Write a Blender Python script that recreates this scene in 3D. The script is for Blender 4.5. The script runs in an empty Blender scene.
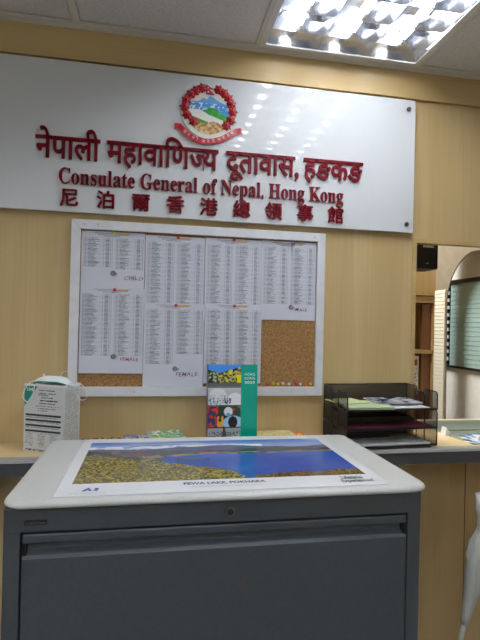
import bpy, bmesh, math, random
import numpy as np
from mathutils import Vector, Matrix
C = bpy.context.scene
COL = C.collection
R = math.radians
random.seed(4)

# ------------------------------------------------------------------ camera, world, exposure
CEIL = 2.48
cam = bpy.data.cameras.new('camera')
cam.sensor_fit = 'VERTICAL'; cam.sensor_height = 24.0
cam.lens = 484.4 / 640 * 24.0
cam.clip_start = 0.02
camo = bpy.data.objects.new('camera', cam); COL.objects.link(camo)
camo.matrix_world = (Matrix.Translation((0, -1.67, 1.52)) @ Matrix.Rotation(-0.18121, 4, 'Z')
                     @ Matrix.Rotation(R(90) + 0.0075965, 4, 'X') @ Matrix.Rotation(0.02325, 4, 'Z'))
C.camera = camo
w = bpy.data.worlds.new('world'); C.world = w; w.use_nodes = True
w.node_tree.nodes['Background'].inputs[0].default_value = (0.8, 0.9, 1, 1)
w.node_tree.nodes['Background'].inputs[1].default_value = 0.05
C.view_settings.view_transform = 'Standard'
C.view_settings.look = 'None'
C.view_settings.gamma = 1
C.view_settings.use_curve_mapping = False
C.view_settings.exposure = 0.2
TUBE = 36.0          # strength of the fluorescent tubes
C.cycles.max_bounces = 10
C.cycles.sample_clamp_indirect = 4.0

def area(name, loc, sx, sy, power, rot=(0, 0, 0), col=(1, 0.97, 0.92)):
    l = bpy.data.lights.new(name, 'AREA'); l.shape = 'RECTANGLE'; l.size = sx; l.size_y = sy
    l.energy = power; l.color = col
    o = bpy.data.objects.new(name, l); COL.objects.link(o); o.location = loc; o.rotation_euler = rot
    return o
area('back_room_light', (0.75, 0.75, CEIL - 0.02), 0.9, 0.5, 31)

# ------------------------------------------------------------------ helpers
def lin(c):
    return tuple(((v / 255) / 12.92 if v / 255 <= 0.04045 else ((v / 255 + 0.055) / 1.055) ** 2.4) for v in c)

def mat(name, rgb, rough=0.5, metal=0.0, spec=0.5, coat=0.0, emit=None, es=0.0, alpha=None, trans=0.0):
    m = bpy.data.materials.new(name); m.use_nodes = True
    b = m.node_tree.nodes['Principled BSDF']
    b.inputs['Base Color'].default_value = (*lin(rgb), 1)
    b.inputs['Roughness'].default_value = rough
    b.inputs['Metallic'].default_value = metal
    b.inputs['Specular IOR Level'].default_value = spec
    b.inputs['Coat Weight'].default_value = coat
    b.inputs['Coat Roughness'].default_value = 0.05
    b.inputs['Transmission Weight'].default_value = trans
    if alpha is not None: b.inputs['Alpha'].default_value = alpha
    if emit:
        b.inputs['Emission Color'].default_value = (*lin(emit), 1)
        b.inputs['Emission Strength'].default_value = es
    return m

def noisy(name, c1, c2, scale=(1, 1, 1), nscale=10, detail=4, rough=0.5, spec=0.5, bump=0.0, lo=0.35, hi=0.65, metal=0, coat=0.0, rough_n=0.5):
    """base colour runs between two colours with stretched noise in object space"""
    m = mat(name, c1, rough, metal, spec, coat); nt = m.node_tree; b = nt.nodes['Principled BSDF']
    tc = nt.nodes.new('ShaderNodeTexCoord'); mp = nt.nodes.new('ShaderNodeMapping')
    mp.inputs['Scale'].default_value = scale
    n = nt.nodes.new('ShaderNodeTexNoise'); n.inputs['Scale'].default_value = nscale
    n.inputs['Detail'].default_value = detail; n.inputs['Roughness'].default_value = rough_n
    r = nt.nodes.new('ShaderNodeValToRGB')
    r.color_ramp.elements[0].position = lo; r.color_ramp.elements[1].position = hi
    r.color_ramp.elements[0].color = (*lin(c1), 1); r.color_ramp.elements[1].color = (*lin(c2), 1)
    L = nt.links.new
    L(tc.outputs['Object'], mp.inputs[0]); L(mp.outputs[0], n.inputs['Vector']); L(n.outputs['Fac'], r.inputs[0])
    L(r.outputs[0], b.inputs['Base Color'])
    if bump:
        bp = nt.nodes.new('ShaderNodeBump'); bp.inputs['Strength'].default_value = bump; bp.inputs['Distance'].default_value = 0.002
        L(n.outputs['Fac'], bp.inputs['Height']); L(bp.outputs[0], b.inputs['Normal'])
    return m

def wood(name, c1, c2, c3, axis='Z', rough=0.38, spec=0.4):
    """laminate: broad cathedral bands plus fine fibre streaks along one axis"""
    m = mat(name, c1, rough, 0, spec); nt = m.node_tree; b = nt.nodes['Principled BSDF']; L = nt.links.new
    tc = nt.nodes.new('ShaderNodeTexCoord')
    def nz(sc, scale, det, dist):
        mp = nt.nodes.new('ShaderNodeMapping'); mp.inputs['Scale'].default_value = sc
        n = nt.nodes.new('ShaderNodeTexNoise'); n.inputs['Scale'].default_value = scale
        n.inputs['Detail'].default_value = det; n.inputs['Distortion'].default_value = dist
        L(tc.outputs['Object'], mp.inputs[0]); L(mp.outputs[0], n.inputs['Vector']); return n
    k = {'Z': (1, 1, 0.06), 'X': (0.06, 1, 1)}[axis]; k2 = {'Z': (1, 1, 0.02), 'X': (0.02, 1, 1)}[axis]
    a = nz(k, 9, 3, 0.6); f = nz(k2, 120, 4, 0)
    r1 = nt.nodes.new('ShaderNodeValToRGB'); r1.color_ramp.elements[0].position = 0.3; r1.color_ramp.elements[1].position = 0.7
    r1.color_ramp.elements[0].color = (*lin(c1), 1); r1.color_ramp.elements[1].color = (*lin(c2), 1)
    r2 = nt.nodes.new('ShaderNodeMapRange'); r2.inputs['From Min'].default_value = 0.45; r2.inputs['From Max'].default_value = 0.75
    r2.inputs['To Max'].default_value = 0.28
    mx = nt.nodes.new('ShaderNodeMix'); mx.data_type = 'RGBA'; mx.inputs['B'].default_value = (*lin(c3), 1)
    L(a.outputs['Fac'], r1.inputs[0]); L(f.outputs['Fac'], r2.inputs['Value'])
    L(r1.outputs[0], mx.inputs['A']); L(r2.outputs[0], mx.inputs['Factor']); L(mx.outputs['Result'], b.inputs['Base Color'])
    return m

def painted(name, rough=0.5, spec=0.4, coat=0.0):
    """takes the printed picture from the mesh colour attribute"""
    m = mat(name, (255, 255, 255), rough, 0, spec, coat); nt = m.node_tree
    a = nt.nodes.new('ShaderNodeVertexColor'); a.layer_name = 'print'
    nt.links.new(a.outputs['Color'], nt.nodes['Principled BSDF'].inputs['Base Color'])
    return m

M = {
 'maple': wood('maple_laminate', (196, 169, 119), (209, 184, 136), (176, 147, 98)),
 'maple_h': wood('maple_laminate_horizontal', (194, 165, 112), (208, 181, 128), (176, 144, 92), 'X'),
 'maple_top': wood('maple_worktop', (222, 196, 146), (232, 208, 160), (208, 180, 128), 'X', 0.3),
 'oak': wood('back_room_wood', (168, 138, 90), (182, 152, 102), (146, 114, 72)),
 'brown': wood('brown_door_wood', (112, 72, 40), (130, 88, 52), (88, 54, 30)),
 'white_wall': noisy('white_paint', (226, 226, 222), (234, 234, 230), nscale=30, rough=0.7),
 'grey_wall': noisy('putty_paint', (122, 112, 94), (130, 120, 102), nscale=20, rough=0.7),
 'carpet': noisy('grey_carpet', (92, 88, 84), (116, 112, 106), nscale=300, rough=0.95, bump=0.3),
 'ctile': noisy('ceiling_tile', (206, 208, 208), (226, 228, 228), nscale=220, detail=3, rough=0.9, bump=0.25, lo=0.3, hi=0.55),
 'tbar': mat('white_grid_metal', (222, 222, 218), 0.4),
 'chrome': mat('bright_louvre_aluminium', (232, 235, 242), 0.16, 1.0),
 'tube': mat('lit_tube', (255, 255, 255), 0.4, emit=(246, 250, 255), es=TUBE),
 'white_metal': mat('white_enamel', (232, 232, 230), 0.35),
 'acrylic': mat('white_acrylic', (224, 227, 230), 0.0, spec=0.30),
 'red': mat('crimson_acrylic', (98, 2, 18), 0.45, spec=0.12),
 'steel': mat('screw_steel', (120, 122, 125), 0.3, 0.9),
 'board_frame': noisy('white_frame', (226, 228, 232), (234, 236, 240), nscale=30, rough=0.4),
 'cab': noisy('charcoal_enamel', (68, 73, 77), (72, 77, 81), nscale=160, detail=2, rough=0.42, bump=0.05),
 'cab_dark': mat('cabinet_gap', (12, 13, 14), 0.7),
 'cab_top': noisy('pale_grey_textured_enamel', (200, 201, 198), (208, 209, 206), nscale=260, detail=2, rough=0.42, bump=0.12),
 'black': mat('black_plastic', (16, 16, 17), 0.35),
 'black_wire': mat('black_wire_enamel', (20, 19, 20), 0.4),
 'nose': mat('grey_nosing', (150, 150, 146), 0.35),
 'nose_dark': mat('dark_grey_edge_band', (66, 67, 70), 0.45),
 'paper': mat('white_paper', (236, 237, 240), 0.7),
 'mask': mat('white_mask_cloth', (240, 242, 244), 0.8),
 'teal': mat('teal_trim', (16, 140, 122), 0.6),
 'elastic': mat('white_elastic', (238, 238, 232), 0.7),
 'print': painted('printed_paper', 0.6, 0.3),
 'gloss': painted('glossy_print', 0.18, 0.5),
 'purple_ink': mat('purple_ink', (120, 62, 110), 0.6),
 'red_ink': mat('red_ink', (150, 60, 90), 0.6),
 'ink': mat('dark_ink', (50, 52, 70), 0.6),
 'white_ink': mat('white_ink', (240, 244, 244), 0.5),
 'blue_ink': mat('navy_ink', (40, 44, 110), 0.5),
 'flower': noisy('emblem_rose_red', (160, 12, 30), (184, 26, 42), nscale=120, rough=0.4),
 'leaf': mat('emblem_leaf_green', (50, 110, 50), 0.5),
 'emb_white': mat('emblem_white', (236, 234, 226), 0.3),
 'blind': noisy('sea_green_slat', (146, 172, 170), (158, 184, 180), nscale=6, rough=0.35),
 'win_frame': mat('black_window_frame', (22, 24, 26), 0.4),
 'strip': mat('off_white_ribbed_strip', (214, 210, 196), 0.6),
 'dish': mat('tray_steel', (150, 158, 146), 0.35, 0.6),
 'umb': noisy('silver_umbrella_cloth', (200, 203, 198), (222, 223, 216), scale=(1, 1, 0.1), nscale=60, rough=0.35),
 'beige_strap': mat('beige_strap', (205, 192, 170), 0.6),
 'white_plastic': mat('white_plastic', (226, 226, 222), 0.4),
}
def cork_mat():
    m = noisy('cork', (92, 62, 30), (176, 134, 80), nscale=170, detail=5, rough=0.9, bump=0.6, lo=0.32, hi=0.66, rough_n=0.7)
    return m
M['cork'] = cork_mat()
def wire_mesh_mat():
    m = mat('black_expanded_mesh', (18, 17, 18), 0.45); nt = m.node_tree; L = nt.links.new; b = nt.nodes['Principled BSDF']
    tc = nt.nodes.new('ShaderNodeTexCoord'); sp = nt.nodes.new('ShaderNodeSeparateXYZ'); L(tc.outputs['Object'], sp.inputs[0])
    def math_(op, a, v=None, c=None):
        n = nt.nodes.new('ShaderNodeMath'); n.operation = op
        if hasattr(a, 'links') or not isinstance(a, (int, float)): L(a, n.inputs[0])
        else: n.inputs[0].default_value = a
        if v is not None:
            if isinstance(v, (int, float)): n.inputs[1].default_value = v
            else: L(v, n.inputs[1])
        return n.outputs[0]
    xy = math_('ADD', sp.outputs[0], sp.outputs[1])
    s = math_('ADD', xy, sp.outputs[2]); d = math_('SUBTRACT', xy, sp.outputs[2])
    h1 = math_('LESS_THAN', math_('FRACT', math_('MULTIPLY', s, 330.0)), 0.46)
    h2 = math_('LESS_THAN', math_('FRACT', math_('MULTIPLY', d, 330.0)), 0.46)
    L(math_('MAXIMUM', h1, h2), b.inputs['Alpha'])
    return m
M['wire'] = wire_mesh_mat()

def finish(name, bm, m, parent=None, smooth=False, bevel=0.0, loc=None, segs=2):
    me = bpy.data.meshes.new(name)
    bmesh.ops.recalc_face_normals(bm, faces=bm.faces)
    bm.to_mesh(me); bm.free()
    for mm in (m if isinstance(m, (list, tuple)) else [m]): me.materials.append(mm)
    if smooth: me.polygons.foreach_set('use_smooth', [True] * len(me.polygons))
    o = bpy.data.objects.new(name, me); COL.objects.link(o)
    if parent is not None: o.parent = parent
    if loc: o.location = loc
    if bevel:
        b = o.modifiers.new('bevel', 'BEVEL'); b.width = bevel; b.segments = segs; b.limit_method = 'ANGLE'; b.angle_limit = R(40)
    return o

def bx(bm, x0, x1, y0, y1, z0, z1, mi=0):
    v = [bm.verts.new((x, y, z)) for x in (x0, x1) for y in (y0, y1) for z in (z0, z1)]
    for f in ((0, 1, 3, 2), (4, 6, 7, 5), (0, 4, 5, 1), (2, 3, 7, 6), (0, 2, 6, 4), (1, 5, 7, 3)):
        bm.faces.new([v[i] for i in f]).material_index = mi
    return v

def box(name, x0, x1, y0, y1, z0, z1, m, parent=None, bevel=0.0, **k):
    bm = bmesh.new(); bx(bm, x0, x1, y0, y1, z0, z1)
    return finish(name, bm, m, parent, bevel=bevel, **k)

def tube(bm, pts, r, n=8, closed=False, caps=True):
    pts = [Vector(p) for p in pts]; N = len(pts); rings = []
    up = Vector((0, 0, 1)); prev = None
    for i, p in enumerate(pts):
        a = pts[(i - 1) % N] if (closed or i > 0) else p
        b = pts[(i + 1) % N] if (closed or i < N - 1) else p
        t = (b - a).normalized()
        if prev is None:
            u = t.cross(up)
            if u.length < 1e-3: u = t.cross(Vector((1, 0, 0)))
            u.normalize()
        else:
            u = prev - t * prev.dot(t)
            if u.length < 1e-6: u = t.orthogonal()
            u.normalize()
        prev = u; vv = t.cross(u); rr = r[i] if isinstance(r, (list, tuple)) else r
        rings.append([bm.verts.new(p + (u * math.cos(k * 2 * math.pi / n) + vv * math.sin(k * 2 * math.pi / n)) * rr) for k in range(n)])
    for i in range(N if closed else N - 1):
        A, B = rings[i], rings[(i + 1) % N]
        for k in range(n): bm.faces.new((A[k], A[(k + 1) % n], B[(k + 1) % n], B[k]))
    if caps and not closed:
        bm.faces.new(rings[0][::-1]); bm.faces.new(rings[-1])

def prism(bm, pts, d, mi=0):
    """closed outline (3D points) pushed by vector d"""
    d = Vector(d); a = [bm.verts.new(p) for p in pts]; b = [bm.verts.new(Vector(p) + d) for p in pts]
    bm.faces.new(a).material_index = mi; bm.faces.new(b[::-1]).material_index = mi
    n = len(a)
    for i in range(n): bm.faces.new((a[i], b[i], b[(i + 1) % n], a[(i + 1) % n])).material_index = mi

def root(name, label, cat, loc=(0, 0, 0), group=None):
    o = bpy.data.objects.new(name, None); COL.objects.link(o); o.location = loc
    return tag(o, label, cat, group)

def tag(o, label, cat, group=None):
    o['label'] = label; o['category'] = cat
    if group: o['group'] = group
    return o

def struct(o):
    o['kind'] = 'structure'; return o

def copy_tree(o, parent=None):
    c = o.copy(); COL.objects.link(c); c.parent = parent
    for ch in [x for x in bpy.data.objects if x.parent == o]: copy_tree(ch, c)
    return c

# --- printed pictures: a fine grid whose colour attribute holds the print
def grid_print(name, W, H, nx, ny, func, m, parent=None, loc=(0, 0, 0), rot=(0, 0, 0), thick=0.0, bend=None, mask=None):
    """sheet in its own XZ plane (x right, z up), front towards -Y, lower left at the origin. func(X, Z) gives 0-255 rgb arrays, metres"""
    xs = np.linspace(0, W, nx + 1); zs = np.linspace(0, H, ny + 1)
    X, Z = np.meshgrid(xs, zs)
    Y = bend(X, Z) if bend else np.zeros_like(X)
    n0 = (nx + 1) * (ny + 1)
    co = np.stack([X.ravel(), Y.ravel(), Z.ravel()], 1)
    idx = np.arange(n0).reshape(ny + 1, nx + 1)
    q = np.stack([idx[:-1, :-1], idx[:-1, 1:], idx[1:, 1:], idx[1:, :-1]], -1).reshape(-1, 4)
    if mask is not None:
        cx = co[q].mean(1); q = q[mask(cx[:, 0], cx[:, 2])]
    me = bpy.data.meshes.new(name)
    me.from_pydata(co.tolist(), [], q.tolist())
    rgb = func(X, Z).reshape(-1, 3) / 255.0
    l = np.where(rgb <= 0.04045, rgb / 12.92, ((rgb + 0.055) / 1.055) ** 2.4)
    at = me.color_attributes.new('print', 'FLOAT_COLOR', 'POINT')
    at.data.foreach_set('color', np.concatenate([l, np.ones((n0, 1))], 1).ravel().astype(np.float32))
    me.materials.append(m)
    me.polygons.foreach_set('use_smooth', [True] * len(me.polygons)); me.update()
    o = bpy.data.objects.new(name, me); COL.objects.link(o); o.location = loc; o.rotation_euler = rot
    if parent is not None: o.parent = parent
    if thick:
        s = o.modifiers.new('thickness', 'SOLIDIFY'); s.thickness = thick; s.offset = -1
    return o

_rng = np.random.default_rng(7)
_lat = _rng.random((256, 256))
def vnoise(x, y):
    xi = np.floor(x).astype(int); yi = np.floor(y).astype(int); fx = x - xi; fy = y - yi
    fx = fx * fx * (3 - 2 * fx); fy = fy * fy * (3 - 2 * fy)
    a = _lat[yi % 256, xi % 256]; b = _lat[yi % 256, (xi + 1) % 256]; c = _lat[(yi + 1) % 256, xi % 256]; d = _lat[(yi + 1) % 256, (xi + 1) % 256]
    return (a * (1 - fx) + b * fx) * (1 - fy) + (c * (1 - fx) + d * fx) * fy
def fbm(x, y, o=4):
    s = 0; a = 0.5; t = 0
    for i in range(o): s = s + a * vnoise(x * 2 ** i + 17 * i, y * 2 ** i + 31 * i); t += a; a *= 0.5
    return s / t
def put(A, cond, col):
    A[cond] = col; return A
def blend(A, k, col):
    k = np.clip(k, 0, 1)[..., None]; return A * (1 - k) + np.array(col, float) * k

# --- writing
def text_mesh(s, size=1.0, extrude=0.0, off=0.0, space=1.0, res=4):
    c = bpy.data.curves.new('writing', 'FONT'); c.body = s; c.size = size; c.extrude = extrude; c.offset = off
    c.space_character = space; c.resolution_u = res
    o = bpy.data.objects.new('writing', c); COL.objects.link(o)
    bpy.context.view_layer.update()
    dg = bpy.context.evaluated_depsgraph_get()
    me = bpy.data.meshes.new_from_object(o.evaluated_get(dg))
    bpy.data.objects.remove(o); bpy.data.curves.remove(c)
    return me
def bounds(me):
    n = len(me.vertices); a = np.zeros(n * 3); me.vertices.foreach_get('co', a); a = a.reshape(-1, 3)
    return a.min(0), a.max(0)
def writing(name, s, m, x0, x1, z0, z1, y, depth, parent, off=0.0, space=1.0, me=None, keep_h=False, rot=None, res=4):
    """upright writing on a wall facing -Y, fitted to the box x0..x1, z0..z1"""
    me = me or text_mesh(s, 1.0, 0.5 if depth else 0.0, off, space, res)
    lo, hi = bounds(me)
    sx = (x1 - x0) / (hi[0] - lo[0]); sz = (z1 - z0) / (hi[1] - lo[1])
    sd = depth if depth else 1.0
    T = Matrix(((sx, 0, 0, x0 - lo[0] * sx), (0, 0, -sd, y - depth / 2), (0, sz, 0, z0 - lo[1] * sz), (0, 0, 0, 1)))
    me.transform(T)
    me.materials.clear(); me.materials.append(m)
    o = bpy.data.objects.new(name, me); COL.objects.link(o); o.parent = parent
    if rot: o.rotation_euler = rot
    return o
def flat_writing(name, s, m, x0, x1, y0, y1, z, parent, space=1.0):
    """writing lying on a table top, read from -Y"""
    me = text_mesh(s, 1.0, 0, 0, space, 3); lo, hi = bounds(me)
    sx = (x1 - x0) / (hi[0] - lo[0]); sy = (y1 - y0) / (hi[1] - lo[1])
    me.transform(Matrix(((sx, 0, 0, x0 - lo[0] * sx), (0, sy, 0, y0 - lo[1] * sy), (0, 0, 1, z), (0, 0, 0, 1))))
    me.materials.clear(); me.materials.append(m)
    o = bpy.data.objects.new(name, me); COL.objects.link(o); o.parent = parent
    return o
def serif(s):
    o = ''
    for ch in s:
        if 'A' <= ch <= 'Z': o += chr(0x1D400 + ord(ch) - 65)
        elif 'a' <= ch <= 'z': o += chr(0x1D41A + ord(ch) - 97)
        else: o += ch
    return o

# ------------------------------------------------------------------ room shell
XL, XR, YN = -2.1, 2.4, -4.5
bm = bmesh.new()
OX0, OZ0, OZ1 = 0.969, 1.10, 1.844          # the service opening
bx(bm, XL, OX0, 0, 0.03, 0, CEIL); bx(bm, OX0, XR, 0, 0.03, OZ1, CEIL); bx(bm, OX0, XR, 0, 0.03, 0, OZ0)
struct(finish('wall_back', bm, M['maple']))
struct(box('wall_left', XL - 0.1, XL, YN, 2.4, 0, CEIL, M['white_wall']))
struct(box('wall_right', XR, XR + 0.1, YN, 2.4, 0, CEIL, M['maple']))
struct(box('wall_rear', XL, XR, YN - 0.1, YN, 0, CEIL, M['white_wall']))
struct(box('wall_far', XL, XR, 2.4, 2.5, 0, CEIL, M['white_wall']))
struct(box('floor', XL - 0.1, XR + 0.1, YN - 0.1, 2.5, -0.1, 0, M['carpet']))
struct(box('trim_1', XL, XR, -0.012, 0, 2.374, CEIL, M['maple_h'], bevel=0.001))        # top board of the wall
bm = bmesh.new(); bx(bm, OX0 - 0.012, OX0 + 0.004, -0.004, 0.032, OZ0 + 0.02, OZ1 + 0.01); bx(bm, OX0 + 0.004, XR, -0.004, 0.032, OZ1 - 0.004, OZ1 + 0.01)
struct(finish('trim_2', bm, M['maple_h']))
bm = bmesh.new(); bx(bm, 1.195, 1.1975, -0.0015, 0.0, 0, 1.08)
struct(finish('trim_3', bm, M['brown']))

# suspended ceiling in 600 mm cells, lights drop into cells 1.2 m long
XS = [-2.06, -1.46, -0.86, -0.26, 0.34, 0.94, 1.54, 2.14]
FIX = [(0.34, -1.24), (-0.26, -3.04), (0.94, -4.24), (-2.06, -1.84), (-1.46, -3.64)]
bm = bmesh.new()
ys = [-0.04 - 0.6 * k for k in range(8)]
tb = bmesh.new()
def in_fix(x, y):
    return any(fx < x < fx + 0.6 and fy < y < fy + 1.2 for fx, fy in FIX)
XE = [XL] + XS + [XR]; YE = [0.0] + ys + [YN]
for i in range(len(XE) - 1):
    for j in range(len(YE) - 1):
        if in_fix((XE[i] + XE[i + 1]) / 2, (YE[j] + YE[j + 1]) / 2): continue
        yb_ = YE[j] - (0.055 if j == 0 else 0.0155)
        if yb_ > YE[j + 1] + 0.0155: bx(bm, XE[i] + 0.0155, XE[i + 1] - 0.0155, YE[j + 1] + 0.0155, yb_, CEIL - 0.001, CEIL + 0.02)
        bx(bm, XE[i], XE[i + 1], YE[j + 1], YE[j], CEIL + 0.012, CEIL + 0.022)
bx(bm, XL, XR, 0.03, 2.4, CEIL, CEIL + 0.02)
struct(finish('ceiling', bm, M['ctile']))
for x in XS:
    bx(tb, x - 0.012, x + 0.012, YN, -0.022, CEIL - 0.003, CEIL)
for j, y in enumerate(ys):
    for i in range(len(XE) - 1):
        if in_fix((XE[i] + XE[i + 1]) / 2, y): continue
        bx(tb, XE[i], XE[i + 1], y - 0.012, y + 0.012, CEIL - 0.0028, CEIL)
bx(tb, XL, XR, -0.038, -0.012, CEIL - 0.006, CEIL)          # wall angle
struct(finish('trim_4', tb, M['tbar']))
# void above the fittings
struct(box('ceiling_void_lid', XL, XR, YN, 2.4, CEIL + 0.16, CEIL + 0.18, M['tbar']))

# ------------------------------------------------------------------ ceiling light fittings
def make_troffer():
    t = root('ceiling_light', 'recessed ceiling light with three lit tubes and mirror louvres, at the wall above the sign', 'ceiling light', (0.34, -1.24, CEIL), 'fluorescent ceiling lights')
    W, LN, D = 0.6, 1.2, 0.10
    bm = bmesh.new()
    e = 0.022
    bx(bm, 0.002, W - 0.002, 0.002, LN - 0.002, D, D + 0.012)
    for a in ((0.002, e - 0.012, 0.002, LN - 0.002), (W - e + 0.012, W - 0.002, 0.002, LN - 0.002), (0.002, W - 0.002, 0.002, e - 0.012), (0.002, W - 0.002, LN - e + 0.012, LN - 0.002)):
        bx(bm, *a, -0.002, D)
    for a in ((0.002, e, 0.002, LN - 0.002), (W - e, W - 0.002, 0.002, LN - 0.002), (e, W - e, 0.002, e), (e, W - e, LN - e, LN - 0.002)):
        bx(bm, *a, -0.0045, 0.001)
    finish('housing', bm, M['white_metal'], t)
    cw = (W - 2 * e) / 3
    prof = [(-0.5, 0.0), (-0.475, 0.02), (-0.44, 0.042), (-0.37, 0.066), (-0.25, 0.083), (-0.1, 0.091), (0.1, 0.091), (0.25, 0.083), (0.37, 0.066), (0.44, 0.042), (0.475, 0.02), (0.5, 0.0)]
    y0, y1 = e, LN - e
    for c in range(3):
        cx = e + cw * (c + 0.5)
        bm = bmesh.new()
        A = [bm.verts.new((cx + p * cw, y0, z)) for p, z in prof]; B = [bm.verts.new((cx + p * cw, y1, z)) for p, z in prof]
        for i in range(len(A) - 1): bm.faces.new((A[i], A[i + 1], B[i + 1], B[i]))
        # curved end plates
        for yy, sgn in ((y0, 1), (y1, -1)):
            P = []
            for k in range(5):
                zz = 0.088 * k / 4; off = sgn * 0.05 * (k / 4) ** 2
                P.append([bm.verts.new((cx + s * cw * (0.5 - 0.10 * (k / 4)), yy + off, zz)) for s in (-1, 1)])
            for k in range(4): bm.faces.new((P[k][0], P[k][1], P[k + 1][1], P[k + 1][0]))
        finish('reflector', bm, M['chrome'], t, smooth=True)
        bm = bmesh.new(); tube(bm, [(cx, 0.07, 0.040), (cx, LN - 0.07, 0.040)], 0.0140, 14)
        tb_ = finish('fluorescent_tube', bm, M['tube'], t, smooth=True); tb_['label'] = 'glowing white tube'
        for s in (0.052, LN - 0.07):
            bm = bmesh.new(); tube(bm, [(cx, s, 0.040), (cx, s + 0.018, 0.040)], 0.0147, 14)
            finish('tube_cap', bm, M['white_metal'], t, smooth=True)
    n = 11
    for k in range(n):
        yy = 0.105 + k * (LN - 0.21) / (n - 1)
        bm = bmesh.new()
        for c in range(3):
            cx = e + cw * (c + 0.5); h = 0.038
            # wedge blade, narrow at the lower lip and wide at the top, scooped under the tube
            U = []
            for s in np.linspace(-1, 1, 17):
                top = h - 0.016 * math.exp(-(s / 0.27) ** 4)
                x = cx + s * cw * (0.5 if abs(s) < 1 else 0.498)
                xt = cx + s * cw * 0.46
                U.append((bm.verts.new((x, yy - 0.0015, 0)), bm.verts.new((x, yy + 0.0015, 0)), bm.verts.new((xt, yy + 0.007, top)), bm.verts.new((xt, yy - 0.007, top))))
            for i in range(16):
                for q in range(4): bm.faces.new((U[i][q], U[i][(q + 1) % 4], U[i + 1][(q + 1) % 4], U[i + 1][q]))
            bm.faces.new(U[0]); bm.faces.new(U[-1][::-1])
        finish('louvre_blade', bm, M['chrome'], t)
    for c in range(4):
        cx = e + cw * c; bm = bmesh.new()
        bx(bm, cx - 0.0015, cx + 0.0015, y0, y1, -0.001, 0.012)
        finish('louvre_divider', bm, M['chrome'], t)
    return t
tro = make_troffer()
t2 = copy_tree(tro); t2.location = (-0.26, -3.04, CEIL)
t2['label'] = 'farther ceiling light behind the viewer, mirrored faintly in the bottom of the sign'

t3 = copy_tree(tro); t3.location = (0.94, -4.24, CEIL); t3['label'] = 'added fill light shaped as a ceiling light, out of view by the rear wall of the room'  # unseen fitting added to brighten the room from the rear
t4 = copy_tree(tro); t4.location = (-2.06, -1.84, CEIL); t4['label'] = 'added fill light shaped as a ceiling light, out of view above the left wall of the room'  # extra fitting out of view, added as fill from the left
t5 = copy_tree(tro); t5.location = (-1.46, -3.64, CEIL); t5['label'] = 'added fill light shaped as a ceiling light, out of view behind the viewer, rear left of the room'  # another unseen fitting added to raise the room's overall light

# ------------------------------------------------------------------ wall sign
SX0, SX1, SZ0, SZ1 = -0.60, 0.946, 1.871, 2.362
SY = -0.022
sign = root('wall_sign', 'large glossy white acrylic wall sign with raised crimson consulate lettering and coloured crest', 'sign', (0, 0, 0))
box('panel', SX0, SX1, SY, SY + 0.010, SZ0, SZ1, M['acrylic'], sign, bevel=0.0015)
for x in (SX0 + 0.03, SX1 - 0.028):
    for z in (SZ0 + 0.03, SZ1 - 0.035):
        bm = bmesh.new(); tube(bm, [(x, 0.0, z), (x, SY - 0.004, z)], 0.0035, 12); tube(bm, [(x, SY, z), (x, SY - 0.005, z)], 0.008, 16)
        tube(bm, [(x, SY - 0.005, z), (x, SY - 0.0065, z)], 0.0045, 6)
        finish('stand_off_screw', bm, M['steel'], sign)

def join_meshes(parts):
    """parts: list of (mesh, dx); returns one mesh"""
    bm = bmesh.new()
    for me, dx in parts:
        me.transform(Matrix.Translation((dx, 0, 0))); bm.from_mesh(me)
    out = bpy.data.meshes.new('writing'); bm.to_mesh(out); bm.free(); return out
# first line: the half form in the word for commerce is a letter cut before its stem
OFF = 0.017
def tm(s): return text_mesh(s, 1.0, 0.5, OFF)
def halfja():
    c = tm('ज'); lo, hi = bounds(c)
    bm = bmesh.new(); bm.from_mesh(c)
    cut = hi[0] - 0.20
    bmesh.ops.bisect_plane(bm, geom=bm.verts[:] + bm.edges[:] + bm.faces[:], plane_co=(cut, 0, 0), plane_no=(1, 0, 0), clear_outer=True)
    c2 = bpy.data.meshes.new('half'); bm.to_mesh(c2); bm.free(); return c2
parts = []; x = 0.0
def add_word(me, gap=0.0):
    global x
    lo, hi = bounds(me); parts.append((me, x - lo[0])); x += hi[0] - lo[0] + gap
add_word(tm('नेपाली'), 0.24)
add_word(tm('महावािण'), -0.035)
add_word(halfja(), -0.06)
add_word(tm('य'), 0.33)
add_word(tm('दूतावास,'), 0.21)
add_word(tm('हङकङ'))
me = join_meshes(parts)
writing('first_line_lettering', '', M['red'], -0.379, 0.741, 2.012, 2.142, SY, 0.007, sign, me=me)
writing('second_line_lettering', serif('Consulate General of Nepal, Hong Kong'), M['red'], -0.305, 0.668, 1.946, 2.013, SY, 0.006, sign, off=0.002)
for i, ch in enumerate('尼泊爾香港總領事館'):
    c_ = -0.2715 + i * 0.1140
    me = join_meshes([(text_mesh(ch, 1.0, 0.5, 0), d_) for d_ in (-0.022, -0.008, 0.008, 0.022)])
    for k_, v_ in enumerate(me.vertices):
        q_ = 4 * k_ // len(me.vertices); v_.co.z += 0.012 * q_; v_.co.y += (0.012, -0.012, 0.012, -0.012)[q_]
    lo, hi = bounds(me); wd = 0.058 * (hi[0] - lo[0]) / 0.93
    writing('third_line_character', '', M['red'], c_ - wd / 2, c_ + wd / 2, 1.888, 1.888 + 0.058 * (hi[1] - lo[1]) / 0.93, SY, 0.006, sign, me=me)

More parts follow.
